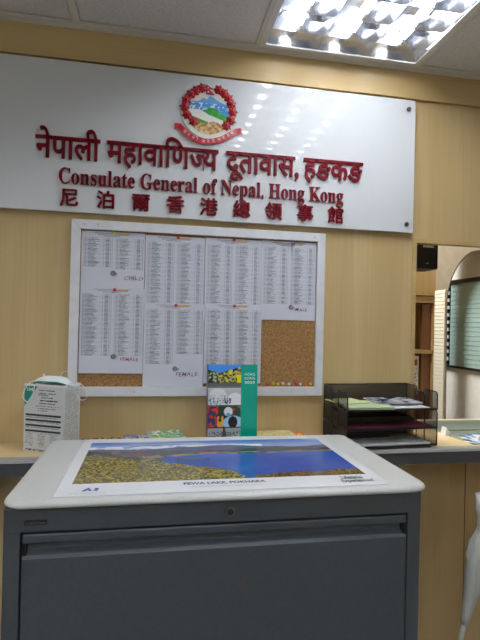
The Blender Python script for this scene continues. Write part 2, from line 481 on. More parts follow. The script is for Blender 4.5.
# crest
EX, EZ = 0.176, 2.240
emb = bpy.data.objects.new('crest', None); COL.objects.link(emb); emb.parent = sign; emb.location = (EX, SY, EZ)
emb['label'] = 'round coloured crest with mountains inside a garland of red flowers'
def ep(u, v):
    return ((u - 235) / 1421, -(v - 195 - 0.095 * (u - 235)) / 1421)
def crest_paint(X, Z):
    x = X - 0.075; z = Z - 0.080
    A = np.empty(X.shape + (3,)); A[:] = (232, 230, 222)
    n = fbm(X * 120, Z * 120)
    peak = 0.052 - 0.36 * np.abs(x - 0.004) + 0.010 * (vnoise(X * 90, Z * 0) - 0.5)
    put(A, z < peak, (84, 148, 214))
    snow = (z < peak) & (n > 0.60) & (z > 0.005); put(A, snow, (226, 236, 244))
    put(A, (z < peak) & (z > 0.030), (104, 166, 224))
    g = z < 0.004 + 0.012 * np.sin(x * 60 + 1.0) - 0.25 * x * 0
    put(A, g, (52, 140, 60)); put(A, g & (n > 0.62), (96, 168, 80))
    river = np.abs(z + 0.018 + 0.42 * (x + 0.01)) < 0.013 + 0.10 * np.abs(x)
    put(A, river & (z < 0.006) & (x < 0.05), (236, 236, 232))
    f = z < -0.036 + 0.004 * np.sin(x * 90)
    A[f] = (206, 168, 118); put(A, f & (n > 0.55), (160, 108, 62)); put(A, f & (n < 0.38), (226, 206, 160))
    return A
grid_print('landscape_disc', 0.15, 0.15, 110, 110, crest_paint, M['gloss'], emb, loc=(-0.075, -0.004, -0.080), thick=0.003,
           mask=lambda x, z: ((x - 0.075) / 0.074) ** 2 + ((z - 0.078) / 0.074) ** 2 < 1)
bm = bmesh.new()
N = 40; prism(bm, [(0.093 * math.cos(k * 2 * math.pi / N), 0, 0.092 * math.sin(k * 2 * math.pi / N)) for k in range(N)], (0, -0.0035, 0))
finish('backing_plate', bm, M['emb_white'], emb)
FL = [(200, 80), (172, 93), (148, 110), (127, 138), (120, 170), (130, 208), (163, 240), (280, 88), (308, 105), (330, 128), (343, 158), (352, 195), (345, 235), (322, 262)]
def flower_mesh():
    bm = bmesh.new()
    for r_, y_, n_, s_ in ((0.0098, -0.005, 6, 0.0072), (0.0048, -0.009, 5, 0.0052)):
        for k in range(n_):
            a = k * 2 * math.pi / n_ + y_ * 90
            bmesh.ops.create_icosphere(bm, subdivisions=1, radius=s_, matrix=Matrix.Translation((r_ * math.cos(a), y_, r_ * math.sin(a))) @ Matrix.Diagonal((1, 0.6, 1, 1)))
    bmesh.ops.create_icosphere(bm, subdivisions=1, radius=0.004, matrix=Matrix.Translation((0, -0.011, 0)))
    return bm
f0 = None
for i, (u, v) in enumerate(FL):
    px_, pz_ = ep(u, v)
    if f0 is None: f = f0 = finish('flower', flower_mesh(), M['flower'], emb, smooth=True)
    else: f = f0.copy(); COL.objects.link(f)
    f.location = (px_, 0, pz_); f.rotation_euler = (0, i * 0.7, 0)
    bm = bmesh.new()
    ca = math.atan2(pz_, px_)
    for da, ln in ((-0.9, 0.020), (0.0, 0.021), (0.9, 0.020), (2.4, 0.016)):
        a = ca + da; d = Vector((math.cos(a), 0, math.sin(a))); n = Vector((-d.z, 0, d.x)); o_ = Vector((px_, -0.003, pz_))
        prism(bm, [o_, o_ + d * ln * 0.55 + n * 0.0048, o_ + d * ln, o_ + d * ln * 0.55 - n * 0.0048], (0, -0.002, 0))
    finish('leaf', bm, M['leaf'], emb)
# twin-pennant flag on top
def flag(sc, yy, name, m):
    px_, pz_ = ep(219, 62)
    P = [(0, 0), (0.026, -0.014), (0.010, -0.0155), (0.030, -0.034), (0, -0.034)]
    cx_, cz_ = 0.011, -0.021
    bm = bmesh.new(); prism(bm, [(px_ + cx_ + (a - cx_) * sc, yy, pz_ + cz_ + (b - cz_) * sc) for a, b in P], (0, -0.001, 0)); return finish(name, bm, m, emb)
flag(1.0, -0.006, 'flag_border', M['blue_ink']); flag(0.82, -0.0072, 'flag', M['flower'])
bm = bmesh.new(); px_, pz_ = ep(219, 62)
tube(bm, [(px_ + 0.007, -0.0085, pz_ - 0.012), (px_ + 0.007, -0.0095, pz_ - 0.012)], 0.0022, 10); tube(bm, [(px_ + 0.008, -0.0085, pz_ - 0.026), (px_ + 0.008, -0.0095, pz_ - 0.026)], 0.003, 12)
finish('flag_sun_and_moon', bm, M['white_ink'], emb)
# scroll
pts = [(72, 262), (96, 262), (125, 296), (165, 325), (210, 340), (258, 340), (305, 328), (345, 306), (372, 290), (398, 286)]
bm = bmesh.new(); hw = 0.0095; rows = []
for i, (u, v) in enumerate(pts):
    a = Vector(ep(*pts[max(0, i - 1)])); b = Vector(ep(*pts[min(len(pts) - 1, i + 1)])); t_ = (b - a).normalized(); n = Vector((-t_.y, t_.x)); c = Vector(ep(u, v))
    yy = -0.008 + (0.003 if i in (0, 1, 8, 9) else 0)
    rows.append([bm.verts.new((c.x + s * n.x * hw, yy + d, c.y + s * n.y * hw)) for s, d in ((1, 0), (-1, 0), (-1, 0.002), (1, 0.002))])
for i in range(len(rows) - 1):
    for q in range(4): bm.faces.new((rows[i][q], rows[i][(q + 1) % 4], rows[i + 1][(q + 1) % 4], rows[i + 1][q]))
bm.faces.new(rows[0]); bm.faces.new(rows[-1][::-1])
finish('scroll', bm, M['flower'], emb)
# scroll writing, letter by letter along the band
bm = bmesh.new()
motto = 'जननी जन्मभूमिश्च'
for k in range(11):
    t_ = 0.2 + 0.6 * k / 10; f_ = t_ * (len(pts) - 1); i = int(f_); fr = f_ - i
    a = Vector(ep(*pts[i])); b = Vector(ep(*pts[i + 1])); c = a.lerp(b, fr); ang = math.atan2(b.y - a.y, b.x - a.x)
    lm = text_mesh('जननीजनमभमशच'[k], 0.016, 0, 0, 1, 1)
    lm.transform(Matrix.Translation((c.x, -0.0085, c.y)) @ Matrix.Rotation(-ang, 4, 'Y') @ Matrix(((1, 0, 0, -0.004), (0, 0, -1, 0), (0, 1, 0, -0.004), (0, 0, 0, 1))))
    bm.from_mesh(lm)
finish('scroll_writing', bm, M['white_ink'], emb)

# ------------------------------------------------------------------ notice board
BX0, BX1, BZ0, BZ1 = -0.263, 0.607, 1.270, 1.849
IX0, IX1, IZ0, IZ1 = -0.234, 0.578, 1.301, 1.819
board = root('notice_board', 'white framed cork notice board on the wood wall below the sign', 'notice board')
bm = bmesh.new()
def fr(bm, a, b, c, d, y0, y1):
    prism(bm, [(p[0], y0, p[1]) for p in (a, b, c, d)], (0, y1 - y0, 0))
g = 0.0006
fr(bm, (BX0 + g, BZ1), (BX1 - g, BZ1), (IX1 - g, IZ1), (IX0 + g, IZ1), -0.022, 0)
fr(bm, (BX0 + g, BZ0), (BX1 - g, BZ0), (IX1 - g, IZ0), (IX0 + g, IZ0), -0.022, 0)
fr(bm, (BX0, BZ0 + g), (BX0, BZ1 - g), (IX0, IZ1 - g), (IX0, IZ0 + g), -0.022, 0)
fr(bm, (BX1, BZ0 + g), (BX1, BZ1 - g), (IX1, IZ1 - g), (IX1, IZ0 + g), -0.022, 0)
finish('frame', bm, M['board_frame'], board, bevel=0.0012)
box('cork', IX0 - 0.003, IX1 + 0.003, -0.010, -0.001, IZ0 - 0.003, IZ1 + 0.003, M['cork'], board)
for x_, z_ in ((-0.222, 1.834), (-0.18, 1.835), (0.565, 1.834), (-0.05, 1.285)):
    bm = bmesh.new(); tube(bm, [(x_, -0.0215, z_), (x_, -0.0228, z_)], 0.0018, 8)
    finish('frame_screw', bm, M['ink'], board)

def sheet_paint(W, H, end, split=0.5, seed=0, ends2=None):
    rs = np.random.default_rng(seed); pitch = 0.0034
    lens = rs.uniform(0.45, 1.0, (2, 200)); gap = rs.random((2, 400))
    def f(X, Z):
        T = H - Z; u = X / W
        A = np.empty(X.shape + (3,)); A[:] = (216, 219, 229)
        # heading with a highlighted word
        for t0, a, b in ((0.006, 0.20, 0.78), (0.0105, 0.26, 0.74), (0.0150, 0.34, 0.60)):
            k = (np.abs(T - t0) < 0.0012) & (u > a) & (u < b); A[k] = A[k] * 0.62
        k = (np.abs(T - 0.007) < 0.0030) & (u > 0.56) & (u < 0.74); A[k] = (214, 170, 96)
        row = np.floor((T - 0.022) / pitch).astype(int); fr_ = ((T - 0.022) / pitch) % 1
        ri = np.clip(row, 0, 199)
        for c, (c0, c1) in enumerate(((0.04, 0.48), (0.54, 0.97))):
            e_ = end if c == 0 else (ends2 or end)
            z = (T > 0.020) & (T < e_)
            w_ = c1 - c0; v = (u - c0) / w_
            txt = (fr_ > 0.25) & (fr_ < 0.8)
            nz = vnoise(X * 900 + c * 50, ri * 3.7 + seed * 9)
            name = z & txt & (v > 0.14) & (v < 0.14 + 0.40 * lens[c][ri]) & (nz > 0.22)
            num = z & txt & (v > 0.76) & (v < 0.90) & (nz > 0.25)
            sn = z & txt & (v > 0.03) & (v < 0.08)
            A[name] = (128, 131, 144); A[num] = (124, 127, 142); A[sn] = (160, 163, 174)
            line = z & (fr_ < 0.14) & (v > 0) & (v < 1); A[line] = A[line] * 0.84
            for vl in (0, 0.11, 0.70, 0.94, 1.0):
                k = z & (np.abs(v - vl) < 0.007); A[k] = A[k] * 0.72
        A = blend(A, (0.10 * (fbm(X * 14 + seed, Z * 14) - 0.4)), (150, 160, 190))
        return A
    return f
def stamp(parent, x_, y_, z_):
    bm = bmesh.new()
    for r_ in (0.0075, 0.0050):
        tube(bm, [(x_ + r_ * math.cos(a), y_, z_ + r_ * math.sin(a)) for a in np.linspace(0, 2 * math.pi, 20, endpoint=False)], 0.0007, 4, closed=True)
    tube(bm, [(x_ - 0.006, y_, z_ - 0.002), (x_, y_, z_ + 0.003), (x_ + 0.004, y_, z_ - 0.003), (x_ + 0.014, y_, z_ + 0.002), (x_ + 0.010, y_, z_ - 0.008)], 0.0007, 4)
    return finish('round_stamp', bm, M['ink'], parent)
GS = 'printed name lists pinned on the notice board'
def sheet(label, x0, z1, W, H, y, end, seed, ends2=None, word=None, wbox=None, wrot=0, st=None, ink='purple_ink', curl=0.0012):
    bend = lambda X, Z: -curl * np.clip(1 - Z / 0.10, 0, 1) ** 2
    o = grid_print('printed_name_list', W, H, int(W / 0.0011), int(H / 0.0009), sheet_paint(W, H, end, seed=seed, ends2=ends2), M['print'],
                   loc=(x0, y, z1 - H), thick=0.0004, bend=bend)
    tag(o, label, 'notice', GS)
    if word:
        hx0, hx1, hz0, hz1 = wbox
        rs = random.Random(seed); ps = []; cx_ = 0
        for ch in word:
            lm = text_mesh(ch, 1.0, 0, 0.006); lo, hi = bounds(lm)
            lm.transform(Matrix.Translation((cx_ - lo[0], rs.uniform(-0.08, 0.08), 0)) @ Matrix(((1, rs.uniform(-.05, .25), 0, 0), (rs.uniform(-.1, .1), rs.uniform(.75, 1.1), 0, 0), (0, 0, 1, 0), (0, 0, 0, 1))))
            cx_ += (hi[0] - lo[0]) + 0.16; ps.append((lm, 0))
        writing('handwriting', '', M[ink], hx0 - x0, hx1 - x0, hz0 - (z1 - H), hz1 - (z1 - H), -curl - 0.0008, 0, o, me=join_meshes(ps))
    if st:
        stamp(o, st[0] - x0, -curl - 0.0008, st[1] - (z1 - H))
    return o
Y0 = -0.0115
sheet('short printed list under a yellow-green pin, handwritten CHILD at its foot', -0.231, 1.815, 0.204, 0.195, Y0, 0.118, 1, 0.124, 'CHILD', (-0.092, -0.030, 1.656, 1.672), st=(-0.128, 1.678))
sheet('tall printed list in the lower left of the board with FEMALE handwritten at its foot', -0.231, 1.629, 0.206, 0.284, Y0 - 0.002, 0.226, 2, None, 'FEMALE', (-0.099, -0.040, 1.386, 1.402), st=(-0.121, 1.402), ink='red_ink')
sheet('printed list under the red pin in the upper middle, beside the CHILD list', -0.025, 1.811, 0.200, 0.285, Y0 - 0.0005, 0.262, 3)
sheet('printed list right of the red-pinned list in the upper middle, pinned with a pink pin', 0.177, 1.813, 0.198, 0.285, Y0 - 0.0012, 0.262, 4)
sheet('printed list at the upper right of the board with MALE handwritten, bare cork below it', 0.376, 1.815, 0.200, 0.279, Y0, 0.224, 5, None, 'MALE', (0.502, 0.546, 1.568, 1.582), st=(0.486, 1.583))
sheet('lower middle printed list with FEMALE handwritten, the lowest hanging of all the lists', -0.024, 1.583, 0.202, 0.281, Y0 - 0.0035, 0.205, 6, 0.172, 'FEMALE', (0.086, 0.160, 1.336, 1.352), st=(0.083, 1.362), ink='purple_ink')
sheet('lower printed list partly hidden behind the standing teal book', 0.180, 1.588, 0.200, 0.275, Y0 - 0.003, 0.262, 7)

PIN = {'red': (206, 40, 34), 'yellow-green': (176, 196, 40), 'yellow': (226, 206, 40), 'white': (236, 236, 230), 'pink': (200, 40, 96), 'orange': (226, 110, 30), 'blue': (40, 96, 176)}
PM = {k: mat('pin_' + k.replace('-', '_'), v, 0.25, coat=0.4) for k, v in PIN.items()}
pins = [(-0.129, 1.811, 'yellow-green', 'push pin at the top of the CHILD list'), (-0.121, 1.622, 'pink', 'push pin at the top of the lower left list'),
 (0.083, 1.806, 'red', 'push pin at the top of the upper middle list'), (0.275, 1.808, 'pink', 'push pin at the top edge, between the red and blue pins'),
 (0.488, 1.808, 'blue', 'push pin, the only blue one, holding the MALE list'), (0.081, 1.577, 'red', 'push pin holding the lower middle list'),
 (0.281, 1.580, 'pink', 'push pin at the top of the list behind the book')]
row = [(0.406, 'red', 'leftmost of the row on the bottom of the cork'), (0.427, 'yellow', 'second in the bottom row, just right of the red one'), (0.443, 'yellow', 'third in the bottom row, beside another yellow one and a white one'),
 (0.461, 'white', 'fourth in the bottom row, right after the yellow pair'), (0.484, 'white', 'fifth in the bottom row, left of the pink one'), (0.511, 'pink', 'the only pink one in the bottom row'),
 (0.526, 'white', 'in the bottom row between the pink and orange ones'), (0.541, 'orange', 'the only orange one, in the bottom row'), (0.564, 'yellow', 'last and rightmost of the bottom row in the cork corner')]
pins += [(x_, 1.311 + 0.002 * (i % 2), c, 'push pin ' + l) for i, (x_, c, l) in enumerate(row)]
for i, (x_, z_, c, l) in enumerate(pins):
    yb = -0.0165 if z_ > 1.5 else -0.0102
    r_ = root('push_pin', c + ' ' + l, 'push pin', (x_, yb, z_), 'push pins on the notice board')
    bm = bmesh.new(); rr = 0.0052
    tube(bm, [(0, -0.0005, 0), (0, -0.002, 0), (0, -0.0055, 0), (0, -0.009, 0), (0, -0.0105, 0)], [rr * 0.75, rr * 0.6, rr * 0.55, rr, rr * 0.7], 12)
    finish('head', bm, PM[c], r_, smooth=True)
    bm = bmesh.new(); tube(bm, [(0, -0.001, 0), (0, 0.004, 0)], 0.0006, 6); finish('needle', bm, M['steel'], r_)

# ------------------------------------------------------------------ counter
CZ = 1.12; CY = -0.205
ct = root('service_counter', 'narrow maple topped service counter with dark grey front edge along the wall', 'counter')
bm = bmesh.new()
TX0, TX1 = 1.108, 1.46
bx(bm, XL + 0.01, TX0, CY + 0.028, -0.001, CZ - 0.035, CZ); bx(bm, TX1, XR - 0.01, CY + 0.028, -0.001, CZ - 0.035, CZ)
bx(bm, TX0, TX1, CY + 0.028, -0.165, CZ - 0.035, CZ)
bx(bm, OX0 + 0.01, TX0, -0.001, 0.27, CZ - 0.018, CZ); bx(bm, TX1, XR - 0.01, -0.001, 0.27, CZ - 0.018, CZ); bx(bm, TX0, TX1, 0.240, 0.27, CZ - 0.018, CZ)
finish('worktop', bm, M['maple_top'], ct)
bm = bmesh.new(); ring = [(CY + 0.028, CZ), (CY + 0.010, CZ - 0.0005), (CY + 0.003, CZ - 0.004), (CY, CZ - 0.011), (CY + 0.004, CZ - 0.012), (CY + 0.028, CZ - 0.012)]
prism(bm, [(XL + 0.01, y, z) for y, z in ring], (XR - XL - 0.02, 0, 0)); finish('grey_nosing', bm, M['nose'], ct)
box('edge_band', XL + 0.01, XR - 0.01, CY + 0.003, CY + 0.028, CZ - 0.050, CZ - 0.012, M['nose_dark'], ct)
box('underside', XL + 0.01, XR - 0.01, CY + 0.028, -0.001, CZ - 0.050, CZ - 0.035, M['brown'], ct)

# sunken pass-through tray
def rrect(x0, x1, y0, y1, r, n=6, rb=None):
    P = []; rf = r
    b = r if rb is None else rb
    for cx_, cy_, a0, r in ((x1 - b, y1 - b, 0, b), (x0 + b, y1 - b, 90, b), (x0 + rf, y0 + rf, 180, rf), (x1 - rf, y0 + rf, 270, rf)):
        for k in range(n + 1): a = R(a0 + 90 * k / n); P.append((cx_ + r * math.cos(a), cy_ + r * math.sin(a)))
    return P
tr = root('cash_tray', 'grey green steel pass-through tray with rounded corners sunk in the counter at the service window', 'tray', (0, 0, CZ))
bm = bmesh.new(); loops = []
for ins, z, r in ((-0.006, 0.0015, 0.05), (0.006, 0.003, 0.045), (0.014, -0.002, 0.04), (0.030, -0.026, 0.03), (0.05, -0.028, 0.02)):
    loops.append([bm.verts.new((x, y, z)) for x, y in rrect(TX0 + ins, TX1 - ins, -0.160 + ins, 0.236 - ins, r)])
for A, B in zip(loops, loops[1:]):
    for k in range(len(A)): bm.faces.new((A[k], A[(k + 1) % len(A)], B[(k + 1) % len(A)], B[k]))
bm.faces.new(loops[-1])
o = finish('basin', bm, M['dish'], tr, smooth=True); s = o.modifiers.new('thickness', 'SOLIDIFY'); s.thickness = 0.001
bm = bmesh.new()
tube(bm, [(TX0 + 0.02, 0.05, 0.002), (TX1 - 0.02, 0.05, 0.002)], 0.003, 8)
finish('cross_bar', bm, M['dish'], tr)
def broch(X, Z):
    A = np.empty(X.shape + (3,)); A[:] = (120, 142, 170); n = fbm(X * 60, Z * 60)
    put(A, n > 0.52, (168, 184, 204)); put(A, n > 0.62, (226, 230, 236)); put(A, n < 0.36, (66, 90, 130)); return A
b_ = grid_print('leaflet', 0.20, 0.10, 60, 30, broch, M['gloss'], loc=(1.155, -0.115, CZ - 0.010), rot=(R(-84), 0, R(6)), thick=0.001)
tag(b_, 'blue and white leaflet lying in the steel tray at the service window', 'leaflet')

# folded card beside the tray
bm = bmesh.new(); prism(bm, [(1.088, -0.03, CZ + 0.0005), (1.116, -0.03, CZ + 0.0005), (1.094, -0.03, CZ + 0.03)], (0, 0.03, 0))
tag(finish('folded_card', bm, M['paper']), 'tiny white folded card on the counter between letter tray and steel tray', 'card')

# ------------------------------------------------------------------ filing cabinet
FX0, FX1, FY0, FY1, FZ = -0.262, 0.588, -0.700, -0.225, 1.18
cab = root('filing_cabinet', 'charcoal grey lateral filing cabinet with pale grey top in the foreground', 'filing cabinet')
body = bmesh.new()
bx(body, FX0, FX1, FY0 + 0.02, FY1, 0.03, FZ - 0.02)
bx(body, FX0, FX0 + 0.030, FY0, FY0 + 0.02, 0.03, 1.128)
bx(body, FX1 - 0.030, FX1, FY0, FY0 + 0.02, 0.03, 1.128)
finish('body', body, M['cab'], cab, bevel=0.0015)
box('header_rail', FX0, FX1, FY0 - 0.002, FY0 + 0.02, 1.118, 1.164, M['cab'], cab, bevel=0.002)
box('plinth', FX0 + 0.02, FX1 - 0.02, FY0 + 0.03, FY1 - 0.02, 0, 0.03, M['cab_dark'], cab)
# top: moulded slab with rounded edge and corners
bm = bmesh.new(); loops = []
for ins, z in ((0.016, 1.1635), (0.008, 1.1640), (0.003, 1.1658), (0.0005, 1.1685), (0.0, 1.1712), (0.002, 1.1750), (0.006, 1.1780), (0.012, 1.1797), (0.02, 1.18)):
    loops.append([bm.verts.new((x, y, z)) for x, y in rrect(FX0 - 0.006 + ins, FX1 + 0.020 - ins, FY0 - 0.016 + ins, FY1 + 0.004 - ins, 0.045 - ins * 0.8, 8, 0.022 - ins * 0.8)])
for A, B in zip(loops, loops[1:]):
    for k in range(len(A)): bm.faces.new((A[k], A[(k + 1) % len(A)], B[(k + 1) % len(A)], B[k]))
bm.faces.new(loops[-1]); bm.faces.new(loops[0][::-1])
top = finish('cabinet_top', bm, M['cab_top'], cab)
for p in top.data.polygons: p.use_smooth = len(p.vertices) == 4
# drawers with a recessed finger pull along the upper edge
DX0, DX1 = FX0 + 0.0345, FX1 - 0.0345
zt = 1.114; H_ = 0.345
for k in range(3):
    z1 = zt - k * (H_ + 0.006); z0 = z1 - H_
    bm = bmesh.new()
    # profile in YZ: lip, recess, slanted face return, face
    prof = [(FY0 + 0.018, z1), (FY0 - 0.001, z1), (FY0 - 0.002, z1 - 0.003), (FY0 - 0.002, z1 - 0.015), (FY0 + 0.002, z1 - 0.018), (FY0 + 0.016, z1 - 0.024),
            (FY0 + 0.015, z1 - 0.033), (FY0 + 0.002, z1 - 0.041), (FY0 - 0.003, z1 - 0.046), (FY0 - 0.003, z0 + 0.002), (FY0 - 0.001, z0), (FY0 + 0.018, z0)]
    prism(bm, [(DX0, y, z) for y, z in prof], (DX1 - DX0, 0, 0))
    dr = finish('drawer', bm, M['cab'], cab, bevel=0.0008)
    for xx in (DX0, DX1 - 0.006):
        box('pull_end_cap', xx, xx + 0.006, FY0 + 0.002, FY0 + 0.018, z1 - 0.045, z1 - 0.016, M['cab_dark'], dr)
bm = bmesh.new()
for xx in (FX0 + 0.0303, DX1 + 0.0002): bx(bm, xx, xx + 0.004, FY0 + 0.012, FY0 + 0.019, 0.03, 1.117)
finish('drawer_gap', bm, M['cab_dark'], cab)
# lock
bm = bmesh.new(); tube(bm, [(0.166, FY0 + 0.001, 1.141), (0.166, FY0 - 0.008, 1.141)], [0.0105, 0.0092], 20)
lk = finish('lock', bm, M['steel'], cab, smooth=False, bevel=0.0008)
bm = bmesh.new(); tube(bm, [(0.166, FY0 - 0.008, 1.141), (0.166, FY0 - 0.0088, 1.141)], 0.0065, 16); bx(bm, 0.1650, 0.1670, FY0 - 0.0094, FY0 - 0.0080, 1.1365, 1.1455)
finish('keyway', bm, M['black'], lk)
bm = bmesh.new(); prism(bm, [(x, FY0 - 0.0022, z) for x, z in rrect(-0.2255, -0.1835, 1.1320, 1.1415, 0.0042, 4)], (0, -0.0012, 0))
bd = finish('maker_badge', bm, M['black'], cab)
writing('badge_lettering', 'celino', M['steel'], -0.222, -0.187, 1.1342, 1.1395, FY0 - 0.0036, 0, bd, off=0.01)
bm = bmesh.new()
for x_, z_, r_ in ((0.199, 0.994, 0.0032), (0.204, 1.006, 0.0014), (0.196, 0.986, 0.0012), (0.155, 0.998, 0.001), (0.205, 1.024, 0.0012)):
    tube(bm, [(x_, FY0 - 0.003, z_), (x_, FY0 - 0.0036, z_)], r_, 9)
sp = finish('paint_fleck', bm, mat('red_fleck', (120, 50, 44), 0.6), cab)

# ------------------------------------------------------------------ poster on the cabinet
PX0, PX1, PY0, PY1 = -0.178, 0.518, -0.698, -0.238
def poster_paint(X, Z):
    A = np.empty(X.shape + (3,)); A[:] = (236, 237, 240)
    w_, h_ = PX1 - PX0, PY1 - PY0
    u = (X - 0.026) / (0.646); v = 1 - (Z - 0.073) / (0.345)
    ins = (u > 0) & (u < 1) & (v > 0) & (v < 1)
    n = fbm(u * 9, v * 5 + 3); n2 = fbm(u * 150, v * 85, 3); n3 = fbm(u * 26, v * 22 + 9, 4)
    I = np.empty(X.shape + (3,)); I[:] = (74, 118, 200)
    I = blend(I, v / 0.16 * 0.75, (150, 180, 224)); I = blend(I, (fbm(u * 5, v * 24) - 0.5) * 3, (214, 224, 238))
    ridge = 0.105 + 0.05 * n + 0.03 * np.abs(u - 0.45)
    k = v > ridge; I[k] = (150, 168, 208)
    k = (v > ridge) & (n3 > 0.42) & (u < 0.72) & (v < ridge + 0.09); I[k] = (238, 240, 246)
    k = v > 0.20 + 0.04 * np.sin(u * 9) + 0.05 * (n - 0.5); I[k] = (84, 96, 130)
    k = k & (n3 > 0.52); I[k] = (100, 96, 118)
    k = v > 0.30 + 0.12 * (fbm(u * 6 + 4, v * 0 + 2) - 0.5); I[k] = (78, 76, 92); kk = k & (n3 > 0.5); I[kk] = (104, 84, 92); kk = k & (n3 < 0.4); I[kk] = (54, 72, 62)
    hill = (u > 0.52) & (v > 0.20) & (v < 0.46 + 0.02 * n) & (v > 0.24 + 0.5 * np.abs(u - 0.78) - 0.03 * n); I[hill] = (40, 62, 74); I[hill & (n3 > 0.52)] = (62, 84, 76)
    # pale shoreline fields then the lake
    shore = 0.47 - 0.06 * np.clip((u - 0.25) / 0.2, 0, 1) + 0.03 * (fbm(u * 14, v * 0 + 7) - 0.5)
    lake = (v > shore) & (u > 0.27 + 0.25 * (0.62 - v))
    band = (v > shore - 0.05) & (~lake) & (u > 0.2); I[band & (n3 > 0.45)] = (150, 124, 100)
    I[lake] = (34, 74, 162)
    I = np.where(lake[..., None], blend(I, (n - 0.35) * 1.2 + (0.62 - v) * 0.8, (66, 114, 196)), I)
    pen = (v > 0.52 + 0.012 * np.sin(u * 30)) & (v < 0.56) & (u > 0.34) & (u < 0.47); I[pen] = (70, 80, 60)
    # wooded slope on the near left shore
    edge = 0.40 + 0.52 * np.clip((u - 0.02) / 0.62, 0, 1) ** 1.15 + 0.05 * (n - 0.5)
    edge2 = np.where(u > 0.52, 0.80 + 3.2 * (u - 0.52), edge)
    fg = (v > edge2) & (u < 0.60); I[fg] = (110, 102, 40); I[fg & (n2 > 0.54)] = (144, 128, 50); I[fg & (n2 < 0.44)] = (70, 74, 32); I[fg & (n2 > 0.68)] = (176, 158, 84)
    I[fg & (n2 < 0.36) & (n3 > 0.5)] = (84, 50, 34)
    rt = (v > 0.93 - 0.05 * np.clip((u - 0.62) / 0.3, 0, 1) + 0.05 * (n3 - 0.5)) & (u > 0.60); I[rt] = (64, 58, 34); I[rt & (n2 > 0.55)] = (128, 104, 50)
    A[ins] = I[ins]
    return A
pz = FZ + 0.0012
po = grid_print('lake_poster', PX1 - PX0, PY1 - PY0, 420, 280, poster_paint, M['gloss'], loc=(PX0, PY0, pz), rot=(R(-90), 0, 0), thick=0.0005)
po.data.transform(Matrix.Rotation(R(-0), 4, 'X'))
tag(po, 'white bordered landscape poster of a blue mountain lake lying flat on the filing cabinet', 'poster')
pr = po
def plocal(name, s, m, x0, x1, y0, y1, space=1.0, bold=0.0):
    # poster local frame: x right, z towards the wall
    me = text_mesh(s, 1.0, 0, bold, space, 3); lo, hi = bounds(me)
    sx = (x1 - x0) / (hi[0] - lo[0]); sy = (y1 - y0) / (hi[1] - lo[1])
    me.transform(Matrix(((sx, 0, 0, x0 - PX0 - lo[0] * sx), (0, 0, -1, -0.0006), (0, sy, 0, y0 - PY0 - lo[1] * sy), (0, 0, 0, 1))))
    me.materials.clear(); me.materials.append(m)
    o = bpy.data.objects.new(name, me); COL.objects.link(o); o.parent = po; return o
po.rotation_euler = (R(-90), 0, 0)
plocal('poster_title', 'FEWA LAKE, POKHARA', M['ink'], 0.075, 0.252, -0.659, -0.641, bold=0.03)
plocal('poster_subtitle', 'THE SECOND LARGEST LAKE IN NEPAL', M['nose'], 0.086, 0.240, -0.673, -0.666)
plocal('poster_slogan', 'Lifetime', M['ink'], 0.425, 0.475, -0.656, -0.634, bold=0.02)
plocal('poster_slogan', 'Experiences!', M['ink'], 0.418, 0.492, -0.682, -0.658, bold=0.02)
plocal('poster_corner_writing', 'NEPAL', M['white_ink'], 0.415, 0.473, -0.274, -0.256)
plocal('tourism_logo_writing', 'NEPAL TOURISM BOARD', M['nose'], -0.150, -0.078, -0.686, -0.681)
bm = bmesh.new()
for P in ([(-0.128, -0.672), (-0.121, -0.672), (-0.112, -0.655), (-0.116, -0.653)], [(-0.116, -0.668), (-0.109, -0.672), (-0.108, -0.667), (-0.114, -0.661)],
          [(-0.104, -0.657), (-0.097, -0.655), (-0.095, -0.661), (-0.101, -0.664)], [(-0.106, -0.668), (-0.099, -0.672), (-0.094, -0.668), (-0.100, -0.664)]):
    prism(bm, [(x - PX0, -0.0007, y - PY0) for x, y in P], (0, -0.0003, 0))
finish('tourism_logo', bm, M['blue_ink'], po)
po.location.z = pz

# ------------------------------------------------------------------ mask box
BW, BD, BH = 0.138, 0.084, 0.197
mb = root('mask_box', 'white printed cardboard box of face masks with teal corner flash on the counter', 'box', (-0.374, -0.100, CZ + 0.0005))
mb.rotation_euler = (0, 0, R(-26))
def box_front(X, Z):
    A = np.empty(X.shape + (3,)); A[:] = (214, 215, 216); T = BH - Z; u = X / BW
    n = vnoise(X * 700, np.floor(Z / 0.0042) * 5.1)
    for t0, a, b, d in ((0.012, .36, .78, .45), (0.022, .36, .80, .3), (0.027, .36, .62, .5), (0.034, .42, .74, .5), (0.043, .40, .86, .25), (0.052, .38, .80, .5), (0.060, .30, .90, .75), (0.067, .34, .82, .55), (0.074, .34, .60, .7)):
        k = (np.abs(T - t0) < 0.0016) & (u > a) & (u < b) & (n > 0.3); A[k] = 214 * d * 0.9
    for t0 in (0.088, 0.103, 0.119, 0.135):
        k = (np.abs(T - t0) < 0.0030) & (u > 0.04) & (u < 0.95); A[k] = (44, 46, 50)
        k = (np.abs(T - t0 - 0.0065) < 0.0012) & (u > 0.04) & (u < 0.9) & (n > 0.35); A[k] = (140, 140, 144)
    for a in (0.05, 0.36, 0.68):
        for t0 in np.arange(0.146, 0.186, 0.0045):
            k = (np.abs(T - t0) < 0.0012) & (u > a) & (u < a + 0.20) & (n > 0.45); A[k] = (128, 130, 134)
    k = (T > 0.190) & (T < 0.195) & (u > 0.05) & (u < 0.6) & (n > 0.4); A[k] = (60, 60, 64)
    k = (u + 0.06 < 0.40 * (1 - T / 0.075)) & (T < 0.075) & (u > 0.0); A[k] = (20, 140, 124)
    return A
